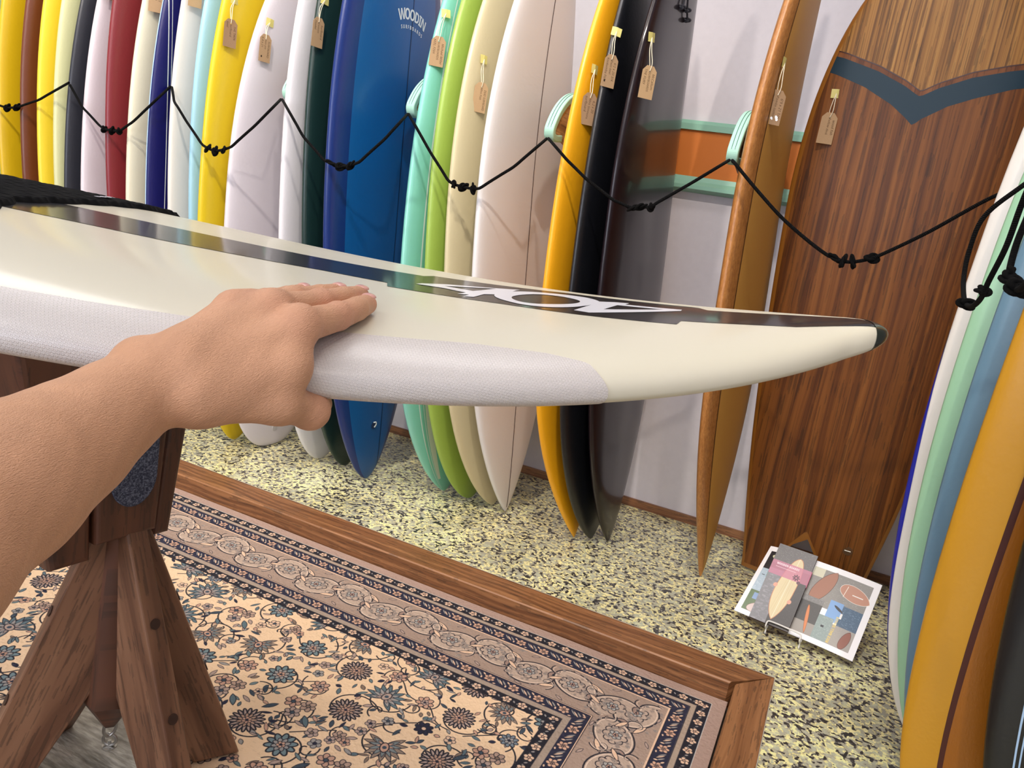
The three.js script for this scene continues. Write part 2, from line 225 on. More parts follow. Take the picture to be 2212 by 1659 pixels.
  g.computeVertexNormals();
  const rug = thing('rug', 'ivory oriental rug with dark floral scrolls and banded border inside the timber frame', 'rug', null, [-0.042 - RW / 2, -0.047, 0.986 + RD / 2]);
  part(rug, 'pile', g, m);
  part(rug, 'backing', box(RW, 0.012, RD, 0, -0.0105, 0), std(0x8f7a6c, 0.95));
}

// ------------------------------------------------------------------ surfboards
// Local frame of a standing board: y from tail to nose, x across (front rail at -x), z out of the face we see.
const half = (t, p) => { const tm = p.tm ?? 0.5; if (t < tm) { const s = (tm - t) / tm; if (p.soft) { const a = Math.pow(Math.max(0, 1 - Math.pow(s, p.ta)), p.tb), b = p.tw; return Math.pow((Math.pow(a, 6) + Math.pow(b, 6)) / (1 + Math.pow(b, 6)), 1 / 6); } return Math.max(Math.pow(Math.max(0, 1 - Math.pow(s, p.ta ?? 2.2)), p.tb ?? 0.75), (p.tw ?? 0) * Math.min(1, Math.sqrt(Math.max(0, t / 0.02)))); } const s = (t - tm) / (1 - tm); return Math.pow(Math.max(0, 1 - Math.pow(s, p.na ?? 2.2)), p.nb ?? 0.7); };
const spow = (x, e) => Math.sign(x) * Math.pow(Math.abs(x), e);
const boardPoint = (p) => (t, a) => {
  const c = Math.cos(a), s = Math.sin(a), hw = (p.W / 2) * half(t, p); let th = ((p.T ?? 0.06) / 2) * Math.pow(Math.max(0, 1 - Math.pow(Math.abs(2 * t - 1), 3)), 0.5);
  if (p.tailThick && t < 0.5) th = Math.max(th, p.tailThick);
  const s1 = Math.max(0, (0.35 - t) / 0.35), s2 = Math.max(0, (t - 0.55) / 0.45);
  return V3(hw * spow(c, 0.7), t * p.L, th * spow(s, 0.8) + p.rt * s1 * s1 + p.rn * s2 * s2);
};
const angleAt = (f) => Math.acos(clamp(spow(f, 1 / 0.7), -1, 1)); // ring angle of a fraction of the half width, on the face
// grid over fn(u, v), offset along its normal
const grid = (fn, nu, nv, off = 0, flip = false) => {
  const P = [], N = [], U = [], I = [], e = 1e-3; let du = 0;
  for (let i = 0; i <= nu; i++) { let dv = 0; for (let j = 0; j <= nv; j++) {
    const u = i / nu, v = j / nv, q = fn(u, v), a = fn(Math.min(1, u + e), v).sub(fn(Math.max(0, u - e), v)), b = fn(u, Math.min(1, v + e)).sub(fn(u, Math.max(0, v - e)));
    const n = a.cross(b); if (flip) n.negate(); if (n.lengthSq() < 1e-18) { const u2 = clamp(u, 0.01, 0.99), v2 = clamp(v, 0.01, 0.99); n.copy(fn(u2 + e, v2).sub(fn(u2 - e, v2)).cross(fn(u2, v2 + e).sub(fn(u2, v2 - e)))); if (flip) n.negate(); } n.normalize();
    q.addScaledVector(n, off); P.push(q.x, q.y, q.z); N.push(n.x, n.y, n.z); U.push(u, v); } }
  for (let i = 0; i < nu; i++) for (let j = 0; j < nv; j++) { const a = i * (nv + 1) + j, b = a + nv + 1; flip ? I.push(a, a + 1, b, b, a + 1, b + 1) : I.push(a, b, a + 1, b, b + 1, a + 1); }
  const g = new THREE.BufferGeometry(); g.setAttribute('position', new THREE.Float32BufferAttribute(P, 3)); g.setAttribute('normal', new THREE.Float32BufferAttribute(N, 3)); g.setAttribute('uv', new THREE.Float32BufferAttribute(U, 2)); g.setIndex(I); return g;
};
const ct = (u) => 0.5 - 0.5 * Math.cos(Math.PI * u);
const metricUV = (g, L, w) => { const u = g.attributes.uv; for (let i = 0; i < u.count; i++) u.setXY(i, u.getX(i) * L, u.getY(i) * w); return g; };
const foamBump = dataTex(256, 256, (u, v) => { const k = fbm(u * 48, v * 48, 48, 48, 17, 3) * 255; return [k, k, k]; }, false);
const boardMat = (col, rough = 0.38, coat = 0.35, cr = 0.22) => gloss(col, rough, coat, cr, { bumpMap: foamBump, bumpScale: 0.00025 });
const boards = {};
// one standing board; o.rail: split into rail and deck at fraction 0.755
function surfboard(id, name, p, mat, label, o = {}) {
  const g = new THREE.Group(); g.name = numbered(name); scene.add(g); tag(g, label, 'surfboard', o.group);
  const up = V3(Math.tan(p.side ?? 0), 1, -Math.tan(p.back ?? 0)).normalize(), w = V3(Math.cos(p.yaw), 0, -Math.sin(p.yaw)); w.addScaledVector(up, -w.dot(up)).normalize(); const n = w.clone().cross(up);
  g.quaternion.setFromRotationMatrix(new THREE.Matrix4().makeBasis(w, up, n)); g.position.set(p.x, p.y ?? 0.002, p.z); g.updateMatrixWorld();
  const P = boardPoint(p);
  boards[id] = { g, P, p, at: (t, X, off = 0) => { const f = X / ((p.W / 2) * half(t, p)), q = P(t, angleAt(f)); q.z += off; return g.localToWorld(q); } };
  const N = 56;
  const sweep = (a0, a1, k, off = 0, t0 = 0, t1 = 1) => metricUV(grid((u, v) => { const t = lerp(t0, t1, ct(u)); return P(t, lerp(typeof a0 === 'function' ? a0(t) : a0, typeof a1 === 'function' ? a1(t) : a1, v)); }, N, k, off, (typeof a1 === 'function' ? a1(0.3) : a1) < (typeof a0 === 'function' ? a0(0.3) : a0)), p.L * 4, 4 * (p.W ?? 0.5));
  if (o.deckMat) {
    const aR = angleAt(o.lap ?? -0.755), aL = Math.PI - aR;
    part(g, 'deck', sweep(aL, aR, 14), o.deckMat, o.deckLabel);
    part(g, 'rail', sweep(aR, Math.PI * 2 + aL, 30), mat, o.railLabel);
  } else part(g, 'shell', sweep(0, Math.PI * 2, 44), mat);
  for (const s of o.strips ?? []) { // lines and bands that follow the board
    const a0 = s.f ? (t) => angleAt(s.f[0]) : s.a ? (typeof s.a[0] === 'function' ? s.a[0] : () => s.a[0]) : (t) => angleAt(clamp(s.X[0] / ((p.W / 2) * half(t, p)), -1, 1)), a1 = s.f ? (t) => angleAt(s.f[1]) : s.a ? () => s.a[1] : (t) => angleAt(clamp(s.X[1] / ((p.W / 2) * half(t, p)), -1, 1));
    part(g, s.name, sweep(a0, a1, s.k ?? 3, s.off ?? 0.0007, s.t?.[0] ?? 0.01, s.t?.[1] ?? 0.99), s.mat, s.label);
  }
  return g;
}
const C = (hex) => new THREE.Color(hex);
const lineWhite = std(0xdfe8e6, 0.3), lineBrown = std(0x4a2a18, 0.5), lineNavy = std(0x0a1c40, 0.4), linePale = std(0xaac8e6, 0.3);
const B = (x, z, yaw, back, side, W, ta, tb, rt, L, rn, tm, more) => ({ x, z, yaw, back, side, W, ta, tb, rt, L, rn, tm, nb: 0.7, ...more });
const row = 'surfboards standing side by side along the back wall', rowR = 'surfboards standing on edge along the right wall';
surfboard('A0', 'surfboard', B(-3.115, 0.651, 1.5, 0, -0.2, 0.54, 2.2, 0.75, 0.015, 2, 0.03, 0.5), boardMat(C(0xb4c68c)), 'pale green surfboard of which only the tail shows at far left below the near board', { group: row });
surfboard('A1', 'surfboard', B(-3.0, 0.5, 1.505, 0, -0.08, 0.538, 2.28, 0.72, 0.015, 2.1, 0.02, 0.487), boardMat(C(0xd8b210)), 'golden yellow surfboard at the far left end of the row, left of the brown one', { group: row });
surfboard('A2', 'surfboard', B(-2.876, 0.504, 1.505, 0, -0.068, 0.538, 2.284, 0.724, 0.015, 2.089, 0.021, 0.487), boardMat(C(0x6a3416)), 'chestnut brown surfboard between the golden yellow and lemon yellow boards', { group: row });
surfboard('A3', 'surfboard', B(-2.783, 0.504, 1.507, 0, -0.068, 0.537, 2.327, 0.71, 0.015, 2.081, 0.018, 0.485), boardMat(C(0xefd232)), 'lemon yellow surfboard with no tag, just right of the chestnut brown board', { group: row });
surfboard('A4', 'surfboard', B(-2.704, 0.502, 1.505, 0.003, -0.064, 0.538, 2.284, 0.726, 0.015, 2.081, 0.018, 0.469), boardMat(C(0xd2d3a0)), 'pale yellow-green surfboard between the lemon yellow and the black boards at left', { group: row });
surfboard('B1', 'surfboard', B(-2.66, 0.504, 1.501, 0.01, -0.052, 0.54, 2.225, 0.745, 0.015, 1.992, 0.02, 0.432, { T: 0.054 }), boardMat(C(0x23262f)), 'charcoal black surfboard at left between pale green and white boards', { group: row });
surfboard('B2', 'surfboard', B(-2.568, 0.505, 1.503, 0.009, -0.053, 0.539, 2.241, 0.742, 0.015, 2.007, 0.016, 0.432), boardMat(C(0xdcd2d8)), 'lilac-white surfboard between the charcoal black and the maroon boards', { group: row });
surfboard('B3', 'surfboard', B(-2.417, 0.504, 1.506, -0.001, -0.07, 0.538, 2.292, 0.719, 0.015, 2.111, 0.02, 0.499), boardMat(C(0x7c2028)), 'maroon red surfboard at left, the only red one in the row', { group: row });
surfboard('B4', 'surfboard', B(-2.335, 0.502, 1.505, 0.006, -0.057, 0.538, 2.256, 0.737, 0.015, 2.021, 0.015, 0.446), boardMat(C(0xe2dcc2)), 'cream surfboard between the maroon and the navy blue boards', { group: row });
surfboard('B5', 'surfboard', B(-2.236, 0.504, 1.504, 0.006, -0.056, 0.539, 2.252, 0.738, 0.015, 2.026, 0.017, 0.448), boardMat(C(0x000358), 0.4, 0.08, 0.3), 'deep navy blue surfboard with pale pinlines, right of the cream board', { group: row, strips: [{ name: 'pinline', a: [Math.PI - 0.02, Math.PI + 0.5], mat: linePale, k: 4 }, { name: 'pinline', X: [-0.2125, -0.2095], mat: lineWhite }, { name: 'pinline', X: [-0.2, -0.198], mat: lineWhite }] });
surfboard('C1', 'surfboard', B(-2.125, 0.505, 1.509, 0.003, -0.062, 0.537, 2.327, 0.711, 0.015, 2.088, 0.014, 0.468, { T: 0.054 }), boardMat(C(0xe0dcd4)), 'off-white surfboard between the navy blue and the pale blue boards', { group: row });
surfboard('C2', 'surfboard', B(-2.027, 0.504, 1.505, 0.003, -0.062, 0.539, 2.292, 0.723, 0.015, 2.062, 0.021, 0.472), boardMat(C(0x9ccbe0)), 'pale sky blue surfboard left of the yellow board that carries a tag', { group: row });
surfboard('C3', 'surfboard', B(-1.978, 0.593, 1.585, 0.022, -0.02, 0.515, 2.032, 0.567, 0.008, 2.032, 0.026, 0.504, { tw: 0.16 }), boardMat(C(0xe4c61c)), 'bright yellow surfboard with a brown tag and square tail, left of the pointed white board', { group: row });
surfboard('C4', 'surfboard', B(-1.873, 0.533, 1.535, 0.014, -0.04, 0.531, 2.248, 0.365, 0.025, 1.793, 0.045, 0.488), boardMat(C(0xdcd6dc)), 'lilac-white surfboard with rounded nose and wide round tail, right of the bright yellow board', { group: row });
surfboard('D1', 'surfboard', B(-1.642, 0.504, 1.52, 0.002, -0.062, 0.535, 2.26, 0.497, 0.006, 2.064, 0.024, 0.507), boardMat(C(0xe2e0e4)), 'cool white surfboard directly left of the dark green board', { group: row });
surfboard('D2', 'surfboard', B(-1.535, 0.496, 1.505, -0.004, -0.078, 0.54, 2.167, 0.574, 0.005, 2.104, 0.018, 0.512), boardMat(C(0x16302c)), 'very dark green surfboard left of the blue board with white lettering', { group: row });
surfboard('D3', 'surfboard', B(-1.419, 0.547, 1.544, -0.008, -0.057, 0.587, 1.998, 0.614, 0.017, 2.104, 0.023, 0.514), boardMat(C(0x062a70)), 'bright blue surfboard with white lettering on its deck and darker blue rails', { group: row, deckMat: boardMat(C(0x03569a)), lap: -0.755, railLabel: 'darker blue rail', deckLabel: 'bright blue deck with white lettering', strips: [{ name: 'stringer', X: [0.046, 0.0495], mat: lineNavy }] });
surfboard('E1', 'surfboard', B(-1.161, 0.434, 1.417, -0.005, -0.078, 0.571, 2.439, 0.771, 0.016, 1.889, 0.013, 0.39), boardMat(C(0x86d2c0), 0.28, 0.9, 0.05), 'glossy mint surfboard with white pinlines, right of the lettered blue board', { group: row, strips: [{ name: 'pinline', f: [-0.785, -0.765], mat: lineWhite }, { name: 'pinline', f: [-0.70, -0.685], mat: lineWhite }, { name: 'tail_patch', f: [-0.66, -0.5], t: [0.03, 0.24], mat: std(0xd8dcd0, 0.35), k: 6, off: 0.0004, label: 'white sliver near the tail' }] });
surfboard('E2', 'surfboard', B(-1.057, 0.421, 1.426, -0.012, -0.108, 0.572, 2.455, 0.626, 0.009, 1.875, 0.021, 0.424), boardMat(C(0x9ab84e)), 'lime green surfboard between the mint and the beige boards', { group: row });
surfboard('E3', 'surfboard', B(-0.977, 0.419, 1.436, -0.015, -0.125, 0.574, 2.578, 0.736, 0.019, 1.828, 0.035, 0.436, { T: 0.056 }), boardMat(C(0xcfc39c)), 'beige surfboard with a tag, between the lime green and the pale pink boards', { group: row });
surfboard('E4', 'surfboard', B(-0.916, 0.439, 1.482, -0.018, -0.091, 0.557, 2.383, 0.899, 0.015, 1.917, 0.077, 0.463, { T: 0.056 }), boardMat(C(0xe6e3e2)), 'pale pinkish white surfboard with a thin brown stringer, left of the orange board', { group: row, strips: [{ name: 'stringer', X: [-0.0055, -0.0015], mat: lineBrown }] });
surfboard('F1', 'surfboard', B(-0.685, 0.462, 1.427, -0.003, -0.071, 0.563, 2.291, 0.991, 0.049, 1.829, 0.014, 0.405, { T: 0.054 }), boardMat(C(0xf8b018)), 'bright orange-yellow surfboard left of the two black boards', { group: row });
surfboard('F2', 'surfboard', B(-0.606, 0.43, 1.442, -0.007, -0.084, 0.585, 2.277, 0.792, 0.017, 1.844, -0.005, 0.369, { T: 0.052 }), boardMat(C(0x121419)), 'jet black surfboard between the orange board and the dark purple board', { group: row });
surfboard('F3', 'surfboard', B(-0.556, 0.41, 1.502, -0.014, -0.075, 0.551, 2.401, 0.87, 0.019, 1.954, 0.07, 0.422, { T: 0.052 }), gloss(C(0x1a1016), 0.35, 0.55, 0.07, { specularIntensity: 0.5 }), 'dark purple surfboard with a mirror-like deck, rightmost of the dark boards', { group: row });
const corkTex = dataTex(512, 512, (u, v) => { const n = fbm(u * 40, v * 40, 40, 40, 131, 4), s = tnoise(u * 150, v * 150, 150, 150, 132); const c = mix3([150, 92, 40], [204, 142, 76], n); return s > 0.9 ? c.map((x) => x * 0.72) : c; });
surfboard('G', 'surfboard', B(-0.223, 0.438, 1.492, -0.013, -0.068, 0.558, 2.095, 1.264, -0.001, 1.971, 0.081, 0.365), new THREE.MeshPhysicalMaterial({ map: corkTex, roughness: 0.42, clearcoat: 0.3, clearcoatRoughness: 0.25 }), 'mottled cork brown surfboard standing alone left of the wooden fish board', { deckMat: boardMat(C(0xd29c48), 0.5, 0.15, 0.3), lap: -0.78, railLabel: 'speckled cork rail', deckLabel: 'plain olive brown deck', strips: [{ name: 'pinline', f: [-0.80, -0.782], mat: lineBrown }] });
surfboard('K1', 'surfboard', B(0.413, 1.0, 0, -0.022, 0.045, 0.536, 2.598, 0.486, 0.014, 2.1, 0.029, 0.523), boardMat(C(0xe6e0d8)), 'white surfboard with a royal blue back edge, right of the wooden fish board', { group: rowR, strips: [{ name: 'back_band', a: [(t) => Math.PI + 0.04 - 0.34 * Math.sin(Math.PI * clamp((0.44 - t) / 0.38, 0, 1)), Math.PI + 1.2], mat: boardMat(C(0x0a1c9c)), k: 12, t: [0.06, 0.43], label: 'royal blue band behind the rail' }] });
surfboard('K2', 'surfboard', B(0.431, 1.09, 0, -0.021, 0.043, 0.538, 2.301, 0.461, 0.011, 2.03, 0.03, 0.506), boardMat(C(0x9ccaa4)), 'soft mint green surfboard at right between the white and the steel blue boards', { group: rowR });
surfboard('K3', 'surfboard', B(0.443, 1.181, 0.002, -0.021, 0.052, 0.534, 1.955, 0.369, 0.017, 2.027, 0.03, 0.492), boardMat(C(0x64879c)), 'steel blue surfboard at right between the mint green and the ochre boards', { group: rowR });
surfboard('K4', 'surfboard', B(0.468, 1.282, 0.005, -0.021, 0.048, 0.535, 2.038, 0.215, 0.024, 2.025, 0.03, 0.492), boardMat(C(0xc99018)), 'ochre surfboard with a dark brown pinline, nearest the camera at right but one', { group: rowR, deckMat: boardMat(C(0xa05e08)), lap: -0.7, deckLabel: 'burnt orange deck', strips: [{ name: 'pinline', f: [-0.715, -0.675], mat: std(0x4a1c10, 0.4) }] });
surfboard('K5', 'surfboard', B(0.54, 1.392, 0.008, -0.022, 0.043, 0.532, 1.957, 0.411, 0.015, 2.02, 0.03, 0.522), boardMat(C(0x0c0b0c)), 'black surfboard with two pale blue pinlines at the right edge of the picture', { group: rowR, strips: [{ name: 'pinline', f: [-0.8, -0.786], mat: linePale }, { name: 'pinline', f: [-0.762, -0.75], mat: linePale }] });

// lettering on the blue board, its leash plug, and the plug of the round-tailed white board
{
  const D = boards.D3, patch = (t0, t1, x0, x1, map, nm) => {
    const g = grid((u, v) => { const t = lerp(t0, t1, v), X = lerp(x0, x1, u); return D.P(t, angleAt(X / ((D.p.W / 2) * half(t, D.p)))); }, 20, 10, 0.0009, false);
    return part(D.g, nm, g, new THREE.MeshStandardMaterial({ color: 0xe9eef2, roughness: 0.5, alphaMap: map, transparent: true, alphaTest: 0.4 }));
  };
  patch(0.708, 0.752, -0.04, 0.135, canvasTex(1024, 512, (c) => {
    c.fillStyle = '#000'; c.fillRect(0, 0, 1024, 512); c.fillStyle = '#fff'; c.textAlign = 'center'; c.textBaseline = 'middle';
    const arc = (txt, font, r, cy, span) => { c.font = font; const ws = [...txt].map((q) => c.measureText(q).width), tot = ws.reduce((q, w) => q + w, 0); let run = 0; for (let i = 0; i < txt.length; i++) { const a = ((run + ws[i] / 2) / tot - 0.5) * span; run += ws[i]; c.save(); c.translate(512 + Math.sin(a) * r, cy - Math.cos(a) * r); c.rotate(a); c.fillText(txt[i], 0, 0); c.restore(); } };
    arc('WOODIN', 'bold 250px sans-serif', 1100, 1290, 0.84); arc('SURFBOARDS', 'bold 84px sans-serif', 1200, 1600, 0.62);
  }, false), 'lettering');
  const plug = (id, t, X, m) => { const b = boards[id], q = b.g.worldToLocal(b.at(t, X)); part(b.g, 'leash_plug', new THREE.CylinderGeometry(0.012, 0.012, 0.003, 20).rotateX(Math.PI / 2).translate(q.x, q.y, q.z), m); return q; };
  const q = plug('D3', 0.094, 0.0, std(0x0c2a54, 0.4)); part(D.g, 'leash_loop', tubeAlong([[q.x - 0.004, q.y + 0.012, q.z + 0.004], [q.x, q.y + 0.014, q.z + 0.01], [q.x + 0.005, q.y + 0.006, q.z + 0.009], [q.x + 0.002, q.y - 0.006, q.z + 0.004]], 0.0022, 20, 6), std(0xd0d8d8, 0.5));
  plug('C4', 0.037, 0.004, std(0xc4c0c0, 0.3));
}

// the wooden fish
{
  const p = B(0.052, 0.268, -0.062, -0.045, -0.007, 0.574, 1.21, 0.268, 0.002, 1.904, -0.008, 0.626, { nb: 0.553, tw: 0.619, na: 2.41, tailThick: 0.013, soft: 1 });
  const g = new THREE.Group(); g.name = numbered('wooden_surfboard'); scene.add(g); tag(g, 'wide wooden fish surfboard with brown grain and a dark blue chevron, leaning by the wall', 'surfboard');
  const up = V3(Math.tan(p.side), 1, -Math.tan(p.back)).normalize(), w = V3(Math.cos(p.yaw), 0, -Math.sin(p.yaw)); w.addScaledVector(up, -w.dot(up)).normalize(); const n = w.clone().cross(up);
  g.quaternion.setFromRotationMatrix(new THREE.Matrix4().makeBasis(w, up, n)); g.position.set(p.x, 0.003, p.z); g.updateMatrixWorld();
  const P0 = boardPoint(p), notch = (X) => 0.091 * Math.max(0, 1 - Math.abs(X + 0.008) / 0.105);
  const P = (u, a) => { const X0 = (p.W / 2) * p.tw * spow(Math.cos(a), 0.7), t0 = 0.0004 + notch(X0) + 0.004; return P0(t0 + (1 - t0) * u, a); };
  boards.H = { g, P: P0, p, at: (t, X, off = 0) => { const f = X / ((p.W / 2) * half(t, p)), q = P0(t, angleAt(f)); q.z += off; return g.localToWorld(q); } };
  const edgeMat = new THREE.MeshPhysicalMaterial({ color: 0x8f5a1c, roughness: 0.42, clearcoat: 0.4, clearcoatRoughness: 0.2 });
  const su = (u) => Math.pow(u, 1.6) * 0.5 + u * 0.5;
  const shell = mergeGeometries([grid((u, v) => P(su(u), v * Math.PI * 2), 70, 64, 0, false), grid((u, v) => { const a = v * Math.PI, q = P(0, a), r = P(0, 2 * Math.PI - a); return q.lerp(r, u); }, 2, 40, 0, false)]);
  part(g, 'shell', shell, edgeMat, 'lighter tan rail and tail edge');
  const teakLow = woodTex(211, [58, 28, 8], [108, 60, 18], [136, 84, 34], 0.55, 60, 1.5), teakNose = woodTex(223, [66, 38, 14], [142, 96, 44], [172, 126, 66], 0.75, 110, 1.7), teakMid = woodTex(231, [60, 30, 14], [110, 62, 30], [130, 80, 42], 0.5, 20);
  const wm = (t) => new THREE.MeshPhysicalMaterial({ map: t, roughness: 0.5, clearcoat: 0.12, clearcoatRoughness: 0.3, specularIntensity: 0.5 });
  const pin = [[-0.3, 0.83], [-0.246, 0.825], [-0.133, 0.809], [-0.052, 0.792], [-0.011, 0.78], [-0.004, 0.78], [0.036, 0.792], [0.114, 0.808], [0.204, 0.819], [0.3, 0.828]];
  const top = pin.map(([x, t]) => [x, t - 0.007]), bot = [[-0.3, 0.801], [-0.249, 0.795], [-0.158, 0.78], [-0.074, 0.759], [-0.03, 0.743], [-0.007, 0.733], [0.008, 0.742], [0.068, 0.762], [0.13, 0.775], [0.218, 0.79], [0.3, 0.798]];
  const face = (tA, tB, nu, nv, off, f0 = -0.945, f1 = 0.945) => { const gg = grid((u, v) => { const f = lerp(f0, f1, v); const hw = p.W / 2; let X = f * hw; const a = tA(X), b = tB(X); const t = lerp(a, b, u); X = f * hw * half(t, p); return P0(t, angleAt(f)); }, nu, nv, off, true); const pp = gg.attributes.position, uv = gg.attributes.uv; for (let i = 0; i < uv.count; i++) uv.setXY(i, pp.getY(i) * 0.45, pp.getX(i) * 1.7 + 0.4); return gg; };
  const c0 = (k) => () => k, L = (pts, d = 0) => (X) => interp(pts, X) + d;
  part(g, 'deck_panel', face((X) => notch(X * p.tw) + 0.012, L(bot), 60, 56, 0.0014), wm(teakLow), 'dark brown grained lower deck');
  part(g, 'chevron', face(L(bot), L(top), 4, 56, 0.0016), new THREE.MeshPhysicalMaterial({ color: 0x16303e, roughness: 0.5, clearcoat: 0.12, clearcoatRoughness: 0.3, specularIntensity: 0.5 }), 'dark blue chevron band');
  part(g, 'border_panel', face(L(top), L(pin), 2, 56, 0.0014), wm(teakMid));
  part(g, 'pinline', face(L(pin, -0.0008), L(pin, 0.0008), 2, 56, 0.0019), std(0x3c1a10, 0.4));
  part(g, 'nose_panel', face(L(pin), c0(0.992), 24, 56, 0.0014), wm(teakNose), 'lighter streaked wood towards the nose');
  const q = g.worldToLocal(boards.H.at(0.09, 0.116)); const pl = part(g, 'leash_plug', new THREE.CylinderGeometry(0.014, 0.014, 0.003, 24).rotateX(Math.PI / 2).translate(q.x, q.y, q.z + 0.0005), std(0x5a3c20, 0.3));
  part(pl, 'pin', new THREE.CylinderGeometry(0.0018, 0.0018, 0.018, 8).rotateZ(Math.PI / 2).translate(q.x, q.y, q.z + 0.003), std(0xc9c4b4, 0.3, { metalness: 0.8 }));
}

// ------------------------------------------------------------------ pegs
const mintFoam = std(0xa9d8c4, 0.7), ply = woodTex(301, [120, 84, 50], [176, 136, 92], [206, 170, 124], 0.5, 20), plyMat = new THREE.MeshStandardMaterial({ map: ply, roughness: 0.6 });
const PEGS = [[-2.262, 1.226, 0.7, 'left of the off-white board'], [-1.79, 1.234, 0.7, 'left of the cool white board'], [-1.358, 1.239, 0.64, 'left of the glossy mint board'], [-0.881, 1.219, 0.66, 'left of the orange board'], [-0.366, 1.219, 0.66, 'left of the cork brown board']];
for (const [x, y, z, where] of PEGS) {
  const g = thing('rack_peg', `curved wooden peg padded with mint foam, ${where}`, 'rack peg', 'mint pegs of the board rack', [x, y, 0]);
  const prof = [[z - 0.30, 0.156], [z - 0.16, 0.146], [z - 0.09, 0.122], [z - 0.04, 0.085], [z - 0.01, 0.045], [z, 0.02], [z - 0.008, 0.002], [z - 0.03, -0.004], [z - 0.07, 0.0]];
  const cur = new THREE.CatmullRomCurve3(prof.map(([a, b]) => V3(a, b, 0))).getPoints(40), off = (d) => cur.map((q, i) => { const a = cur[Math.max(0, i - 1)], b = cur[Math.min(40, i + 1)], t = b.clone().sub(a).normalize(); return new THREE.Vector2(q.x - t.y * -d * -1, q.y + t.x * d * -1 * -1 - 0); });
  const inner = cur.map((q, i) => { const a = cur[Math.max(0, i - 1)], b = cur[Math.min(40, i + 1)], t = b.clone().sub(a).normalize(); return new THREE.Vector2(q.x + t.y * 0.012, q.y - t.x * 0.012); });
  const sh = (pts, d, bev) => new THREE.ExtrudeGeometry(new THREE.Shape(pts), { depth: d - 2 * bev, bevelEnabled: bev > 0, bevelSize: bev, bevelThickness: bev, bevelSegments: 3 }).translate(0, 0, -d / 2 + bev).rotateY(-Math.PI / 2);
  const plate = [...inner, new THREE.Vector2(z - 0.2, -0.012), new THREE.Vector2(0.02, -0.03), new THREE.Vector2(0.02, 0.15)];
  part(g, 'plate', woodUV(sh(plate, 0.02, 0.001), 2), plyMat, 'bare plywood plate');
  const foam = [...cur.map((q) => new THREE.Vector2(q.x, q.y)), ...inner.slice().reverse()];
  part(g, 'foam_edge', sh(foam, 0.03, 0.004), mintFoam, 'mint foam padding');
  for (const s of [-0.0045, 0.0045]) part(g, 'seam', new THREE.TubeGeometry(new THREE.CatmullRomCurve3(cur.slice(2, 38).map((q) => V3(s, q.y + 0.0035, q.x + 0.0028))), 40, 0.0009, 5), std(0x4c7a6c, 0.7));
}

// ------------------------------------------------------------------ ropes
const ropeTex = dataTex(64, 64, (u, v) => { const s = Math.sin((u * 2 + v) * Math.PI * 2 * 2), k = 128 + 120 * s; return [k, k, k]; }, false); ropeTex.repeat.set(60, 1);
const ropeMat = new THREE.MeshPhysicalMaterial({ color: 0x050506, roughness: 0.85, specularIntensity: 0.35, bumpMap: ropeTex, bumpScale: 0.0022 });
const knotGeo = (r, s) => { const a = new THREE.TorusKnotGeometry(r, r * 0.52, 48, 8, 2, 3); a.scale(1.25, 0.85, 0.8); const b = new THREE.SphereGeometry(r * 0.95, 12, 10).scale(1.3, 0.9, 0.8); return mergeGeometries([a, b]); };
const KNOT = knotGeo(0.0078), KNOTS = knotGeo(0.006);
const cord = (name, label, pts, knots, r = 0.0042, group = 'black rope spans looped between the pegs') => {
  const g = thing(name, label, 'rope', group);
  part(g, 'cord', tubeAlong(pts, r, 80, 8), ropeMat);
  for (const [x, y, z, ry = 0, k = KNOT] of knots) { const m = part(g, 'knot', k, ropeMat); m.position.set(x, y, z); m.rotation.set(rr(0, 3), rr(0, 3), ry); }
  return g;
};
const zs = (pts, zf) => pts.map(([x, y]) => { // points were taken on the plane z = 0.765; carry them along the sight line to the depth at which the rope hangs
  const z = zf(x), k = (2.758 - z) / (2.758 - 0.765); return [x * k, 1 + (y - 1) * k, z]; });
const span = (label, pts, zf, kn) => { const fine = []; const map = []; pts.forEach((p, i) => { if (i) for (const t of [0.33, 0.66]) fine.push([lerp(pts[i - 1][0], p[0], t), lerp(pts[i - 1][1], p[1], t) - 0.0]); map.push(fine.length); fine.push(p); }); kn = kn.map((i) => map[i]); const q = zs(fine, zf); return cord('rope', label, q, kn.map((i) => [...q[i], rr(-0.4, 0.4)])); };
const tipZ = (a, mid, b, x0, x1) => (x) => { const t = clamp((x - x0) / (x1 - x0), 0, 1); return lerp(lerp(a, b, t), mid, Math.min(1, Math.sin(Math.PI * t) * 6)); };
span('black rope loop in front of the brown and golden yellow boards at far left', [[-3.25, 1.094], [-3.085, 1.07], [-3.052, 1.067], [-2.997, 1.074], [-2.877, 1.112], [-2.716, 1.187]], () => 0.79, [2, 3]);
span('black rope loop knotted in front of the maroon board', [[-2.711, 1.18], [-2.642, 1.11], [-2.551, 1.056], [-2.527, 1.046], [-2.485, 1.045], [-2.451, 1.046], [-2.386, 1.086], [-2.221, 1.217]], tipZ(0.79, 0.79, 0.7, -2.711, -2.221), [3, 4, 5]);
span('black rope loop knotted in front of the bright yellow tagged board', [[-2.214, 1.215], [-2.2, 1.172], [-2.14, 1.114], [-2.061, 1.046], [-2.036, 1.037], [-2.003, 1.032], [-1.966, 1.041], [-1.937, 1.053], [-1.844, 1.131], [-1.751, 1.219]], tipZ(0.77, 0.855, 0.72, -2.214, -1.751), [4, 5, 6]);
span('black rope loop knotted in front of the lettered blue board', [[-1.745, 1.219], [-1.648, 1.117], [-1.56, 1.057], [-1.533, 1.052], [-1.497, 1.046], [-1.461, 1.054], [-1.432, 1.068], [-1.352, 1.144], [-1.284, 1.222]], tipZ(0.76, 0.866, 0.66, -1.745, -1.284), [3, 4, 5]);
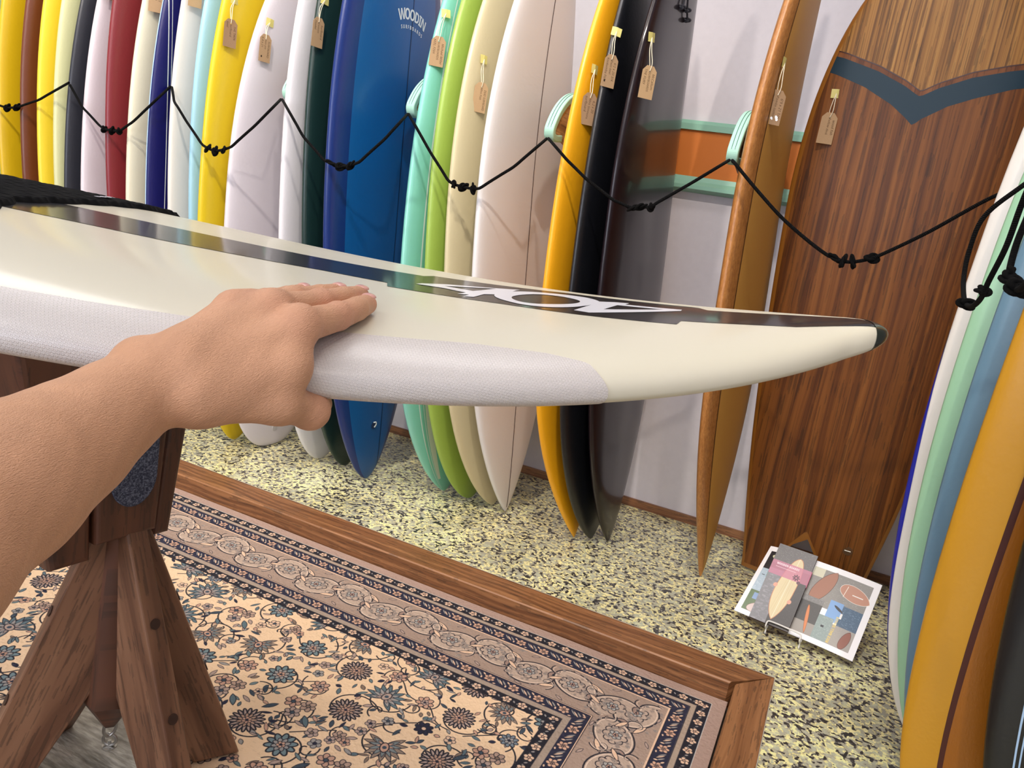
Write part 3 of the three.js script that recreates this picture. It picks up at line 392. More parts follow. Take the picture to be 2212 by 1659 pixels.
span('black rope loop knotted in front of the beige board', [[-1.28, 1.222], [-1.19, 1.124], [-1.12, 1.055], [-1.101, 1.047], [-1.07, 1.044], [-1.037, 1.043], [-1.019, 1.047], [-0.923, 1.119], [-0.84, 1.203]], tipZ(0.67, 0.765, 0.67, -1.28, -0.84), [3, 4, 5]);
span('black rope loop with frayed knots in front of the dark purple board', [[-0.835, 1.204], [-0.772, 1.156], [-0.711, 1.116], [-0.625, 1.072], [-0.585, 1.062], [-0.569, 1.059], [-0.548, 1.065], [-0.521, 1.068], [-0.512, 1.078], [-0.426, 1.146], [-0.352, 1.207]], tipZ(0.69, 0.765, 0.67, -0.835, -0.352), [5, 6, 7]);
{
  const q = [[-0.36, 1.215, 0.66], [-0.342, 1.205, 0.745], [-0.264, 1.141, 0.778], [-0.184, 1.081, 0.792], [-0.074, 1.02, 0.813], [-0.058, 1.017, 0.816], [-0.04, 1.013, 0.82], [-0.02, 1.015, 0.825], [0.018, 1.03, 0.835], [0.03, 1.038, 0.838], [0.107, 1.098, 0.861], [0.207, 1.187, 0.895], [0.26, 1.22, 0.93]];
  cord('rope', 'long black rope loop hanging across the wooden fish board', q, [5, 6, 7, 8].map((i) => [...q[i], rr(-0.4, 0.4)]));
  const a = [[0.19, 1.165, 1.4], [0.15, 1.108, 1.37], [0.145, 1.055, 1.36], [0.146, 1.022, 1.37], [0.148, 0.984, 1.44], [0.15, 0.976, 1.515], [0.15, 0.993, 1.591], [0.15, 1.011, 1.607], [0.15, 1.057, 1.665], [0.15, 1.11, 1.687], [0.155, 1.2, 1.73]];
  cord('rope', 'black rope loop with two knots in front of the white and mint boards at right', a, [[0.149, 0.978, 1.475, 0, KNOTS], [0.15, 1.0, 1.585, 0.8, KNOTS]], 0.0036, 'black ropes hanging by the right wall boards');
  const b = [[0.16, 1.2, 1.76], [0.152, 1.089, 1.735], [0.15, 1.056, 1.73], [0.15, 1.029, 1.735], [0.15, 1.019, 1.748], [0.15, 1.007, 1.821], [0.15, 1.02, 1.873], [0.16, 1.06, 1.93]];
  cord('rope', 'black rope with thick tangled knots at the right edge of the picture', b, [[0.15, 1.022, 1.748, 0, KNOTS], [0.15, 1.017, 1.762, 0.6, KNOTS], [0.15, 1.008, 1.815, 0.4, KNOTS]], 0.0036, 'black ropes hanging by the right wall boards');
}
{
  const F = boards.F3, w = (t, X, o) => F.at(t, X, o).toArray();
  const g = thing('leash_cord', 'thin dark cord with knotted ends hanging on the dark purple board at top', 'cord');
  const cm = std(0x23232c, 0.7);
  part(g, 'strand', tubeAlong([w(0.875, -0.02, 0.004), w(0.855, -0.022, 0.006), w(0.838, -0.028, 0.008), w(0.834, -0.03, 0.007)], 0.0028, 24, 6), cm);
  part(g, 'strand', tubeAlong([w(0.875, -0.01, 0.004), w(0.855, -0.004, 0.008), w(0.838, 0.012, 0.008), w(0.824, 0.034, 0.008)], 0.0028, 24, 6), cm);
  for (const q of [w(0.834, -0.03, 0.007), w(0.836, 0.014, 0.009), w(0.825, 0.033, 0.008)]) { const m = part(g, 'knot', KNOTS, cm); m.position.set(...q); m.scale.setScalar(0.8); }
}

// ------------------------------------------------------------------ price tags
const tapeMat = new THREE.MeshPhysicalMaterial({ color: 0xe6dc84, roughness: 0.55, transmission: 0.25, thickness: 0 }), stringMat = std(0xe9dcc0, 0.85);
const TAGS = [
  ['B2', [-2.658, 1.638, 0.672], [0.237, 0.27, 0.933], [-2.623, 1.562, 0.699], 0.036, ['7.0 x 21', 'custom'], 'brown card tag cut by the top edge, on the lilac-white board at left'],
  ['B4', [-2.42, 1.624, 0.669], [0.917, 0.122, 0.379], [-2.392, 1.532, 0.696], 0.044, ['SINGLE', 'FIN 6.10', 'resin tint'], 'brown card tag cut by the top edge, between the maroon and cream boards'],
  ['C1', [-2.218, 1.639, 0.685], [0.922, 0.114, 0.371], [-2.193, 1.553, 0.713], 0.041, ['6.8 x 20', 'custom'], 'brown card tag cut by the top edge, on the off-white board'],
  ['C3', [-1.985, 1.502, 0.752], [0.985, 0.034, 0.167], [-1.969, 1.427, 0.774], 0.0366, ['THE TWIN', 'surfboard', 'keel'], 'brown card tag hanging on the bright yellow board'],
  ['C4', [-1.904, 1.46, 0.676], [0.973, 0.04, 0.229], [-1.893, 1.406, 0.698], 0.031, ['SURFBOARD', 'twin pin', '6.4 x 21'], 'brown card tag hanging on the lilac-white board with rounded nose'],
  ['D2', [-1.652, 1.523, 0.728], [0.933, 0.1, 0.347], [-1.637, 1.453, 0.762], 0.028, ['Surfboard', 'Custom', 'model'], 'brown card tag hanging between the cool white and dark green boards'],
  ['D3', [-1.536, 1.547, 0.751], [0.937, 0.11, 0.33], [-1.517, 1.463, 0.765], 0.0415, ['WOODIN', 'SURF BOARDS', 'Dune Fin model'], 'brown card tag hanging on the lettered blue board'],
  ['E1', [-1.288, 1.534, 0.623], [0.706, 0.212, 0.676], [-1.279, 1.45, 0.656], 0.0425, ['Michael Miller', 'SURFBOARDS', 'KEEL FISH'], 'brown card tag hanging on the glossy mint board'],
  ['E3', [-1.147, 1.418, 0.611], [0.941, 0.123, 0.314], [-1.131, 1.338, 0.627], 0.0385, ['DEAD SURFBOARD', 'Mini Fish'], 'brown card tag hanging on the beige board'],
  ['F1', [-0.787, 1.412, 0.641], [0.939, 0.104, 0.327], [-0.776, 1.334, 0.661], 0.037, ['6.2 x 20', 'Mini Simmons', 'surfboard'], 'brown card tag hanging on the orange-yellow board'],
  ['F2', [-0.75, 1.516, 0.62], [0.5, 0.25, 0.83], [-0.737, 1.438, 0.654], 0.033, ["6'2 x 20 3/4", 'Twin keel', 'Kookumba Fish'], 'brown card tag on a looped string on the jet black board'],
  ['F3', [-0.65, 1.509, 0.622], [0.925, 0.065, 0.376], [-0.632, 1.422, 0.634], 0.0355, ['McCallum', 'SURFBOARDS', 'THE FURY'], 'brown card tag hanging on the dark purple board'],
  ['G', [-0.297, 1.472, 0.619], [0.981, 0.014, 0.195], [-0.291, 1.391, 0.631], 0.0395, ["6'9 x 21 1/4 x", 'Tomlin custom', 'Kookumba Rail'], 'brown card tag with white blots hanging on the cork brown board'],
  ['H', [-0.176, 1.463, 0.339], [0.201, 0.008, 0.979], [-0.177, 1.397, 0.352], 0.036, ['wood fish', 'hollow deck'], 'brown card tag hanging on the wooden fish board'],
];
const cardShape = (w, h) => { const s = new THREE.Shape(), a = w / 2, k = w * 0.26; s.moveTo(-a, -h + 0.013); s.lineTo(a, -h + 0.013); s.lineTo(a, 0.013 - k * 1.15); s.lineTo(a - k, 0.013); s.lineTo(-a + k, 0.013); s.lineTo(-a, 0.013 - k * 1.15); s.closePath(); const hole = new THREE.Path(); hole.absarc(0, 0, 0.0022, 0, 6.2832, true); s.holes.push(hole); return s; };
const CW = 0.043, CH = 0.084, cardGeo = new THREE.ExtrudeGeometry(cardShape(CW, CH), { depth: 0.0006, bevelEnabled: false });
{ const p = cardGeo.attributes.position, uv = cardGeo.attributes.uv; for (let i = 0; i < uv.count; i++) uv.setXY(i, p.getX(i) / CW + 0.5, (p.getY(i) + CH - 0.013) / CH); }
for (const [id, tp, tn, ho, w, text, label] of TAGS) {
  const g = thing('price_tag', label, 'tag', 'handwritten card tags on the boards', ho);
  const phi = Math.atan2(-ho[0], 2.758 - ho[2]), del = Math.acos(clamp(w / CW, 0.3, 1)), yaw = id === 'H' ? 0.3 : phi + del * 0.8;
  const base = [[158, 126, 94], [176, 144, 108], [184, 152, 112]][TAGS.findIndex((q) => q[0] === id) % 3];
  const tex = canvasTex(192, 384, (c) => {
    c.fillStyle = `rgb(${base})`; c.fillRect(0, 0, 192, 384); for (let k = 0; k < 900; k++) { c.fillStyle = rnd() < 0.5 ? 'rgba(90,60,30,0.10)' : 'rgba(235,205,165,0.10)'; c.fillRect(rr(0, 192), rr(0, 384), rr(2, 9), rr(1, 2)); }
    c.save(); c.translate(192, 0); c.rotate(Math.PI / 2); c.fillStyle = '#3a2412'; c.textBaseline = 'middle'; c.transform(1, 0, -0.15, 1, 0, 0);
    text.forEach((s, i) => { c.font = `${i === 1 ? 38 : 42}px sans-serif`; const y = 192 - [146, 92, 38][2 - i] + 4, y2 = [38, 92, 146][i]; c.save(); const wd = c.measureText(s).width, k = Math.min(1, 270 / wd); c.translate([92, 84, 66][i], y2); c.rotate(rr(-0.03, 0.03)); c.scale(k, 1); c.fillText(s, 0, 0); c.restore(); });
    c.restore();
    if (id === 'G') { c.fillStyle = '#f2f4f6'; for (const [x, y, r] of [[140, 300, 17], [148, 322, 15], [132, 288, 12], [84, 312, 14], [92, 322, 10]]) { c.beginPath(); c.arc(x, y, r, 0, 7); c.fill(); } }
    if (id === 'F2' || id === 'C4') { c.fillStyle = '#241408'; c.fillRect(34, 300, 20, 26); }
  });
  const card = part(g, 'card', cardGeo, new THREE.MeshStandardMaterial({ map: tex, roughness: 0.9 }));
  card.rotation.y = yaw; card.rotation.z = (ho[0] > -0.5 && id !== 'H' ? -0.02 : 0);
  const T = V3(...tp).sub(V3(...ho)), nv = V3(...tn);
  const s1 = T.clone().addScaledVector(nv, 0.004), fx = Math.cos(yaw), fz = -Math.sin(yaw);
  const nrm = [Math.sin(yaw), 0, Math.cos(yaw)];
  for (const sd of [-1, 1]) part(g, 'string', tubeAlong([[s1.x, s1.y, s1.z], [s1.x * 0.55 + sd * fx * 0.003, s1.y * 0.5 + 0.008, s1.z * 0.5 + 0.006 + sd * fz * 0.003], [sd * fx * 0.0045, 0.016, sd * fz * 0.0045 + (sd > 0 ? 0.004 : -0.003)], [nrm[0] * 0.0015 * sd, 0.0, nrm[2] * 0.0025 * sd]], 0.0011, 24, 6), stringMat);
  const tapeG = new THREE.PlaneGeometry(0.028, 0.024, 8, 6), tq = tapeG.attributes.position; for (let i = 0; i < tq.count; i++) tq.setZ(i, 0.0012 * Math.exp(-Math.pow(tq.getX(i) / 0.003, 2)) + rr(0, 0.0006) - Math.pow(tq.getX(i), 2) * 8);
  tapeG.computeVertexNormals();
  const tape = part(g, 'tape', tapeG, tapeMat, 'strip of yellowed adhesive tape'); tape.position.copy(T).addScaledVector(nv, 0.0035); { const z = nv.clone().normalize(), x = V3(0, 1, 0).cross(z).normalize(), y = z.clone().cross(x); tape.quaternion.setFromRotationMatrix(new THREE.Matrix4().makeBasis(x, y, z)); tape.rotateZ(rr(-0.2, 0.2)); }
}

// ------------------------------------------------------------------ the white board in the foreground
const HB = { x: 0.0434, y: 0.9336, z: 1.7923, yaw: 0.4642, pitch: -0.0522, roll: 0.0413, L: 1.7535, W: 0.6255, T: 0.073, rn: 0.1038, r0: 0.5378, re: 2.5529, na: 2.1491, nb: 0.9244, tm: 0.5094, dz: 0.9516, ta: 2.2, tb: 0.5, tw: 0.6 };
const heroHalf = (t, p) => { const k = half(t, p); if (t < 0.965) return k; const e = half(0.965, p), q = (t - 0.965) / 0.035; return Math.max(k, e * (1 - 0.72 * q) * Math.sqrt(Math.max(0, 1 - Math.pow(q, 6)))); };
const heroPoint = (t, a) => { // local: x towards the viewer's rail, y up, z from nose to tail
  const p = HB, hw = (p.W / 2) * heroHalf(t, p), tt = Math.sqrt(Math.max(0, 1 - Math.pow(Math.abs(t - 0.5) * 2, 2.5))), th = p.T * (0.25 + 0.75 * tt) * Math.sqrt(Math.max(0, 1 - Math.pow(clamp((t - 0.975) / 0.025, 0, 1), 3)));
  const s2 = Math.max(0, (t - p.r0) / (1 - p.r0)), s1 = Math.max(0, (0.35 - t) / 0.35), rk = p.rn * Math.pow(s2, p.re) + 0.05 * s1 * s1, c = Math.cos(a), s = Math.sin(a);
  return V3(hw * spow(c, 0.7), (s > 0 ? th * 0.62 * Math.pow(s, p.dz) : -th * 0.38 * Math.pow(-s, 0.6)) + rk - p.rn, (1 - t) * p.L);
};
const heroDeck = (t, X) => heroPoint(t, angleAt(X / ((HB.W / 2) * heroHalf(t, HB))));
let heroBoard;
{
  const g = heroBoard = thing('surfboard', 'white surfboard with a dark centre stripe, held level in front by the hand', 'surfboard', null, [HB.x, HB.y, HB.z]);
  const cy = Math.cos(HB.yaw), sy = Math.sin(HB.yaw), cp = Math.cos(HB.pitch), sp = Math.sin(HB.pitch), cr = Math.cos(HB.roll), sr = Math.sin(HB.roll);
  const u = V3(cy * cp, sp, -sy * cp), w0 = V3(sy, 0, cy), n0 = V3(-cy * sp, cp, sy * sp), w = w0.clone().multiplyScalar(cr).addScaledVector(n0, -sr), n = n0.clone().multiplyScalar(cr).addScaledVector(w0, sr);
  g.quaternion.setFromRotationMatrix(new THREE.Matrix4().makeBasis(w, n, u.clone().negate())); g.updateMatrixWorld();
  const smear = dataTex(512, 512, (a, b) => { const k = 200 + (fbm(a * 6, b * 40, 6, 40, 401, 4) - 0.5) * 150; return [k, k, k]; }, false);
  const deckM = new THREE.MeshPhysicalMaterial({ color: 0xd9d3bd, roughness: 0.5, clearcoat: 0.45, clearcoatRoughness: 0.2, clearcoatRoughnessMap: smear });
  part(g, 'shell', grid((a, b) => heroPoint(ct(a), b * Math.PI * 2), 110, 72, 0, false), deckM);
  const stripeM = new THREE.MeshPhysicalMaterial({ color: 0x101016, roughness: 0.35, clearcoat: 0.5, clearcoatRoughness: 0.09, specularIntensity: 0.3 });
  const far = [[0, -0.052], [0.66, -0.058], [0.7005, -0.06], [0.7065, -0.076], [0.8, -0.088], [0.8795, -0.05], [0.884, -0.044], [0.887, -0.0276], [0.936, -0.0155], [0.987, -0.001]];
  const near = [[0, 0.05], [0.55, 0.043], [0.601, 0.035], [0.645, 0.029], [0.683, 0.034], [0.6845, 0.056], [0.753, 0.0573], [0.797, 0.0657], [0.854, 0.0694], [0.859, 0.051], [0.929, 0.0481], [0.987, 0.02]];
  const ts = [0.3]; for (let i = 1; i <= 90; i++) ts.push(lerp(0.3, 0.987, i / 90)); for (const q of [...far, ...near]) if (q[0] > 0.3) ts.push(q[0]); ts.sort((a, b) => a - b);
  const tq = (x) => { const f = x * (ts.length - 1), i = Math.min(ts.length - 2, Math.floor(f)); return lerp(ts[i], ts[i + 1], f - i); };
  part(g, 'centre_stripe', grid((a, b) => { const t = tq(a); return heroDeck(t, lerp(interp(far, t), interp(near, t), b)); }, ts.length - 1, 8, 0.0004, true), stripeM, 'glossy black centre stripe');
  part(g, 'nose_cap', grid((a, b) => heroPoint(lerp(0.985, 1, 1 - (1 - a) * (1 - a)), b * Math.PI * 2), 14, 48, 0.0006, false), new THREE.MeshPhysicalMaterial({ color: 0x222a22, roughness: 0.35, clearcoat: 0.6, clearcoatRoughness: 0.15 }), 'dark rounded nose tip');
  // numerals on the stripe
  const t0 = 0.69, t1 = 0.88, x0 = -0.07, x1 = 0.065, cw = 1400, ch = 560;
  const map = canvasTex(cw, ch, (c) => {
    const q = ([t, X]) => [((t - t0) / (t1 - t0)) * cw, ((X - x0) / (x1 - x0)) * ch];
    c.fillStyle = '#000'; c.fillRect(0, 0, cw, ch);
    const poly = (pts, col) => { c.fillStyle = col; c.beginPath(); pts.map(q).forEach((p, i) => (i ? c.lineTo(...p) : c.moveTo(...p))); c.closePath(); c.fill(); };
    const blob = (pts, col) => { const v = pts.map(q), n = v.length; c.fillStyle = col; c.beginPath(); const m = (i) => [(v[i % n][0] + v[(i + 1) % n][0]) / 2, (v[i % n][1] + v[(i + 1) % n][1]) / 2]; c.moveTo(...m(n - 1)); for (let i = 0; i < n; i++) c.quadraticCurveTo(...v[i], ...m(i)); c.closePath(); c.fill(); };
    poly([[0.699, 0.013], [0.702, 0.003], [0.717, -0.019], [0.765, -0.058], [0.762, -0.047], [0.754, -0.009], [0.751, 0], [0.741, 0.014], [0.735, 0.042], [0.729, 0.047], [0.732, 0.031], [0.725, 0.037], [0.73, 0.021], [0.716, 0.012]], '#fff'); poly([[0.716, -0.004], [0.749, -0.041], [0.739, -0.011], [0.734, 0.002]], '#000');
    blob([[0.747, 0.004], [0.754, -0.025], [0.768, -0.051], [0.79, -0.065], [0.81, -0.06], [0.818, -0.034], [0.813, -0.013], [0.803, 0.014], [0.791, 0.034], [0.778, 0.047], [0.764, 0.049], [0.754, 0.038], [0.748, 0.024]], '#fff'); blob([[0.757, 0.01], [0.763, -0.015], [0.777, -0.043], [0.793, -0.044], [0.803, -0.028], [0.803, -0.012], [0.796, 0.007], [0.783, 0.024], [0.77, 0.035], [0.761, 0.031]], '#000');
    poly([[0.795, 0.046], [0.814, -0.019], [0.816, -0.032], [0.827, -0.039], [0.837, -0.04], [0.833, -0.027], [0.869, -0.018], [0.867, -0.009], [0.804, 0.051]], '#fff'); poly([[0.827, -0.017], [0.856, -0.011], [0.815, 0.021]], '#000');
  }, false);
  part(g, 'numerals', grid((a, b) => heroDeck(lerp(t0, t1, a), lerp(x1, x0, b)), 40, 10, 0.0008, false), new THREE.MeshPhysicalMaterial({ color: 0xe8e8ee, roughness: 0.4, clearcoat: 0.5, clearcoatRoughness: 0.15, alphaMap: map, transparent: true, alphaTest: 0.5 }), 'white numerals 404 upside down on the stripe');
  // textured reinforcement on the rail
  const hex = dataTex(256, 256, (a, b) => { const X = a * 8, Y = b * 8, r = Math.floor(Y), dx = ((X + (r % 2) * 0.5) % 1) - 0.5, dy = Y - r - 0.5, d = Math.hypot(dx, dy * 0.95), k = d < 0.36 ? 235 - d * 60 : 60; return [k, k, k]; }, false);
  const up = [[0, 0.285], [0.541, 0.2733], [0.578, 0.2681], [0.619, 0.2582], [0.691, 0.2275], [0.737, 0.2072], [0.774, 0.199], [0.793, 0.2], [0.8045, 0.2035], [0.8075, 0.207]];
  const rg = grid((a, b) => { const t = lerp(0.05, 0.8075, 1 - Math.pow(1 - a, 1.7)), hw = (HB.W / 2) * heroHalf(t, HB), aU = angleAt(Math.min(0.999, interp(up, t) / hw)), cl = Math.sqrt(Math.max(0, 1 - Math.pow(clamp((t - 0.755) / 0.0525, 0, 1), 2))), mid = -0.06, aL = mid + (-1.15 - mid) * cl, aUU = t > 0.79 ? mid + (aU - mid) * Math.min(1, cl * 1.6) : aU; return heroPoint(t, lerp(aUU, aL, b)); }, 120, 24, 0.0007, true);
  { const p = rg.attributes.position, uv = rg.attributes.uv; for (let i = 0; i < uv.count; i++) { uv.setXY(i, p.getZ(i) * 44, (p.getY(i) * 1.25 - p.getX(i) * 0.5) * 44); } }
  part(g, 'rail_patch', rg, new THREE.MeshPhysicalMaterial({ color: 0xd3ccc6, roughness: 0.4, bumpMap: hex, bumpScale: 0.0007, clearcoat: 0.35, clearcoatRoughness: 0.3 }), 'dimpled protective patch round the rail');
  // traction pad over the tail half
  const front = (X) => 0.457 + 0.15 * Math.abs(X) + 0.0025 * Math.abs(Math.sin(X * 70));
  const padF = (a, b) => { const X = lerp(-0.272, 0.272, b), t = lerp(0.1, front(X), a), q = heroDeck(t, X); return q; };
  const edge = (a, b) => Math.min(1, Math.min(a, 1 - a) / 0.006, Math.min(b, 1 - b) / 0.014);
  const pad = grid((a, b) => { const q = padF(a, b), r = Math.pow(0.5 + 0.5 * Math.sin((b * 0.544) / 0.0115 * 6.283), 2), d = 0.75 + 0.25 * Math.sin(a * 150 + Math.sin(b * 90) * 2); q.y += 0.0003 + edge(a, b) * (0.0045 + 0.0026 * r * d); return q; }, 170, 190, 0, true);
  part(g, 'traction_pad', pad, new THREE.MeshPhysicalMaterial({ color: 0x040405, roughness: 0.85, specularIntensity: 0.3 }), 'black ridged foam traction pad');
  // small white print near the front of the pad
  const pr = canvasTex(512, 96, (c) => { c.fillStyle = '#000'; c.fillRect(0, 0, 512, 96); c.fillStyle = '#fff'; for (const [x, w] of [[20, 60], [96, 22], [136, 120], [270, 130], [416, 40]]) { c.beginPath(); c.ellipse(x + w / 2, 48, w / 2, 34, 0.15, 0, 7); c.fill(); } }, false);
  part(g, 'pad_print', grid((a, b) => { const q = heroDeck(lerp(0.4655, 0.4715, b) + 0.0, lerp(-0.125, -0.175, a)); q.y += 0.0085; return q; }, 6, 3, 0, false), new THREE.MeshStandardMaterial({ color: 0xdedbe4, roughness: 0.6, alphaMap: pr, transparent: true, alphaTest: 0.5 }));
}

// ------------------------------------------------------------------ wooden stand
{
  const cx = -0.955, cz = 1.942, g = thing('board_stand', 'dark reddish wooden board stand with splayed legs and a felt lined cradle on the rug', 'stand', null, [cx, 0, cz]);
  const wood1 = woodTex(411, [72, 44, 30], [120, 82, 58], [150, 110, 82], 0.5, 22, 1.7), wood2 = woodTex(431, [52, 28, 18], [88, 52, 34], [106, 64, 42], 0.5, 18, 1.5);
  const legM = new THREE.MeshPhysicalMaterial({ map: wood1, roughness: 0.5, clearcoat: 0.2, clearcoatRoughness: 0.35, bumpMap: wood1, bumpScale: 0.0004 }), blkM = new THREE.MeshPhysicalMaterial({ map: wood2, roughness: 0.5, clearcoat: 0.2, clearcoatRoughness: 0.35 });
  const U = [0.894, -0.447], Vv = [0.447, 0.894], dowelM = std(0x3a241a, 0.5);
  const prof = [[0.016, 0.425], [0.034, 0.43], [0.212, -0.041], [0.138, -0.041], [0.02, 0.165]];
  for (const [a, b] of [[1, 1], [-1, 1], [1, -1], [-1, -1]]) {
    const dx = a * 0.165 * U[0] + b * 0.095 * Vv[0], dz = a * 0.165 * U[1] + b * 0.095 * Vv[1], ang = Math.atan2(-dz, dx);
    const gm = new THREE.ExtrudeGeometry(new THREE.Shape(prof.map((q) => new THREE.Vector2(...q))), { depth: 0.03, bevelEnabled: true, bevelSize: 0.003, bevelThickness: 0.003, bevelSegments: 2 }).translate(0, 0, -0.015);
    // grain along the sloping leg
    { const p = gm.attributes.position, uv = gm.attributes.uv, o = rnd(); for (let i = 0; i < p.count; i++) { const l = p.getX(i) * -0.35 + p.getY(i) * 0.937, q = p.getX(i) * 0.937 + p.getY(i) * 0.35; uv.setXY(i, l + o, (q + p.getZ(i) * 0.8) * 2 + o); } }
    const m = part(g, 'leg', gm, legM); m.rotation.y = ang;
    for (const y of [0.285, 0.14]) { const x = 0.034 + ((0.43 - y) / 0.471) * 0.178; part(m, 'dowel', new THREE.CylinderGeometry(0.0085, 0.0085, 0.006, 18).rotateZ(Math.PI / 2).rotateZ(-0.36 + 0.36).translate(0, 0, 0).rotateZ(0.36).translate(x + 0.0018, y, 0), dowelM); }
  }
  const post = new THREE.CylinderGeometry(0.03, 0.046, 0.30, 6).translate(0, 0.265, 0), tip = new THREE.CylinderGeometry(0.046, 0.012, 0.055, 6).translate(0, 0.0875, 0);
  part(g, 'post', woodUV(mergeGeometries([post, tip]).rotateY(0.35), 1, 0.3), blkM);
  // cradle: runs towards the wall (d), its face looks to the right (f)
  const cr = new THREE.Group(); cr.name = 'cradle'; g.add(cr); cr.rotation.y = -0.12; // local x = f, local z = -d
  const slab = (zA, zB, y0, y1, fl, fr, x0, x1, m, nm, bev = 0.006) => { const s = new THREE.Shape([[zA, y0], [zB, y0], [zB + fr, y1], [zA + fl, y1]].map((q) => new THREE.Vector2(...q))); const q = new THREE.ExtrudeGeometry(s, { depth: x1 - x0 - 2 * bev, bevelEnabled: true, bevelSize: bev, bevelThickness: bev, bevelSegments: 3, bevelOffset: -bev }).translate(0, 0, x0 + bev).rotateY(Math.PI / 2); return part(cr, nm, woodUV(q, 1, rnd()), m); };
  // shape x axis maps to -z after the turn, which is d
  slab(-0.064, 0.034, 0.42, 0.79, -0.012, 0.02, -0.06, 0.04, blkM, 'block');
  slab(-0.125, -0.066, 0.393, 0.8, -0.07, -0.012, -0.05, 0.034, blkM, 'cheek', 0.012);
  slab(0.036, 0.066, 0.402, 0.8, 0.03, 0.045, -0.055, 0.03, blkM, 'cheek', 0.008);
  const feltTex = dataTex(256, 256, (u, v) => { const n = fbm(u * 90, v * 90, 90, 90, 441, 3), c = mix3([44, 48, 64], [120, 126, 142], clamp((n - 0.3) * 2, 0, 1)); return c; }); feltTex.repeat.set(6, 6);
  const fs = new THREE.Shape(); fs.moveTo(-0.046, 0.79); fs.lineTo(-0.046, 0.52); fs.absellipse(-0.011, 0.52, 0.035, 0.046, Math.PI, Math.PI * 2, false); fs.lineTo(0.028, 0.79); fs.closePath();
  part(cr, 'felt_pad', new THREE.ExtrudeGeometry(fs, { depth: 0.003, bevelEnabled: true, bevelSize: 0.002, bevelThickness: 0.002, bevelSegments: 3 }).translate(0, 0, 0.0405).rotateY(Math.PI / 2), new THREE.MeshStandardMaterial({ map: feltTex, bumpMap: feltTex, bumpScale: 0.002, roughness: 0.97 }), 'grey-blue felt pad with a rounded foot');
  part(cr, 'saddle', woodUV(new RoundedBoxGeometry(0.11, 0.03, 0.3, 3, 0.008).translate(-0.008, 0.80, 0.02), 2), blkM);
}
// ballast stone under the stand
{
  const g = thing('ballast_stone', 'rough grey stone slab lying on the rug under the wooden stand', 'stone', null, [-0.985, -0.046, 1.965]);
  const s = new THREE.Shape(); const R = 26; for (let i = 0; i < R; i++) { const a = (i / R) * 6.283, q = 0.15 * (1 + 0.1 * Math.sin(3 * a + 1) + rr(-0.04, 0.04)), p = [Math.cos(a) * q * 1.05, Math.sin(a) * q * 0.9]; i ? s.lineTo(...p) : s.moveTo(...p); }
  const st = dataTex(512, 512, (u, v) => { const n = fbm(u * 14, v * 60, 14, 60, 451, 4), m = fbm(u * 5, v * 5, 5, 5, 457, 3); return mix3([112, 106, 94], [196, 188, 172], clamp(n * 1.2 - 0.15 + (m - 0.5) * 0.7, 0, 1)); }); st.repeat.set(3, 3);
  part(g, 'slab', new THREE.ExtrudeGeometry(s, { depth: 0.022, bevelEnabled: true, bevelSize: 0.005, bevelThickness: 0.004, bevelSegments: 2 }).rotateX(-Math.PI / 2).translate(0, 0.004, 0), new THREE.MeshStandardMaterial({ map: st, bumpMap: st, bumpScale: 0.004, roughness: 0.85 }));
  const steel = std(0xb9b6b0, 0.28, { metalness: 0.9 });
  const bolt = part(g, 'eye_bolt', mergeGeometries([new THREE.TorusGeometry(0.011, 0.0028, 10, 26).translate(0, 0.046, 0), new THREE.CylinderGeometry(0.003, 0.003, 0.02, 10).translate(0, 0.034, 0), new THREE.CylinderGeometry(0.012, 0.013, 0.005, 20).translate(0, 0.031, 0)]), steel); bolt.position.set(0.0, -0.002, -0.05); bolt.rotation.y = 0.5;
  const link = part(g, 'shackle', tubeAlong([[-0.008, 0, 0], [-0.008, 0.024, 0], [0, 0.034, 0], [0.008, 0.024, 0], [0.008, 0, 0], [0, -0.008, 0]], 0.0028, 40, 8, true), steel); link.position.set(0.004, 0.063, -0.045); link.rotation.set(0.3, 1.1, -0.3);
}

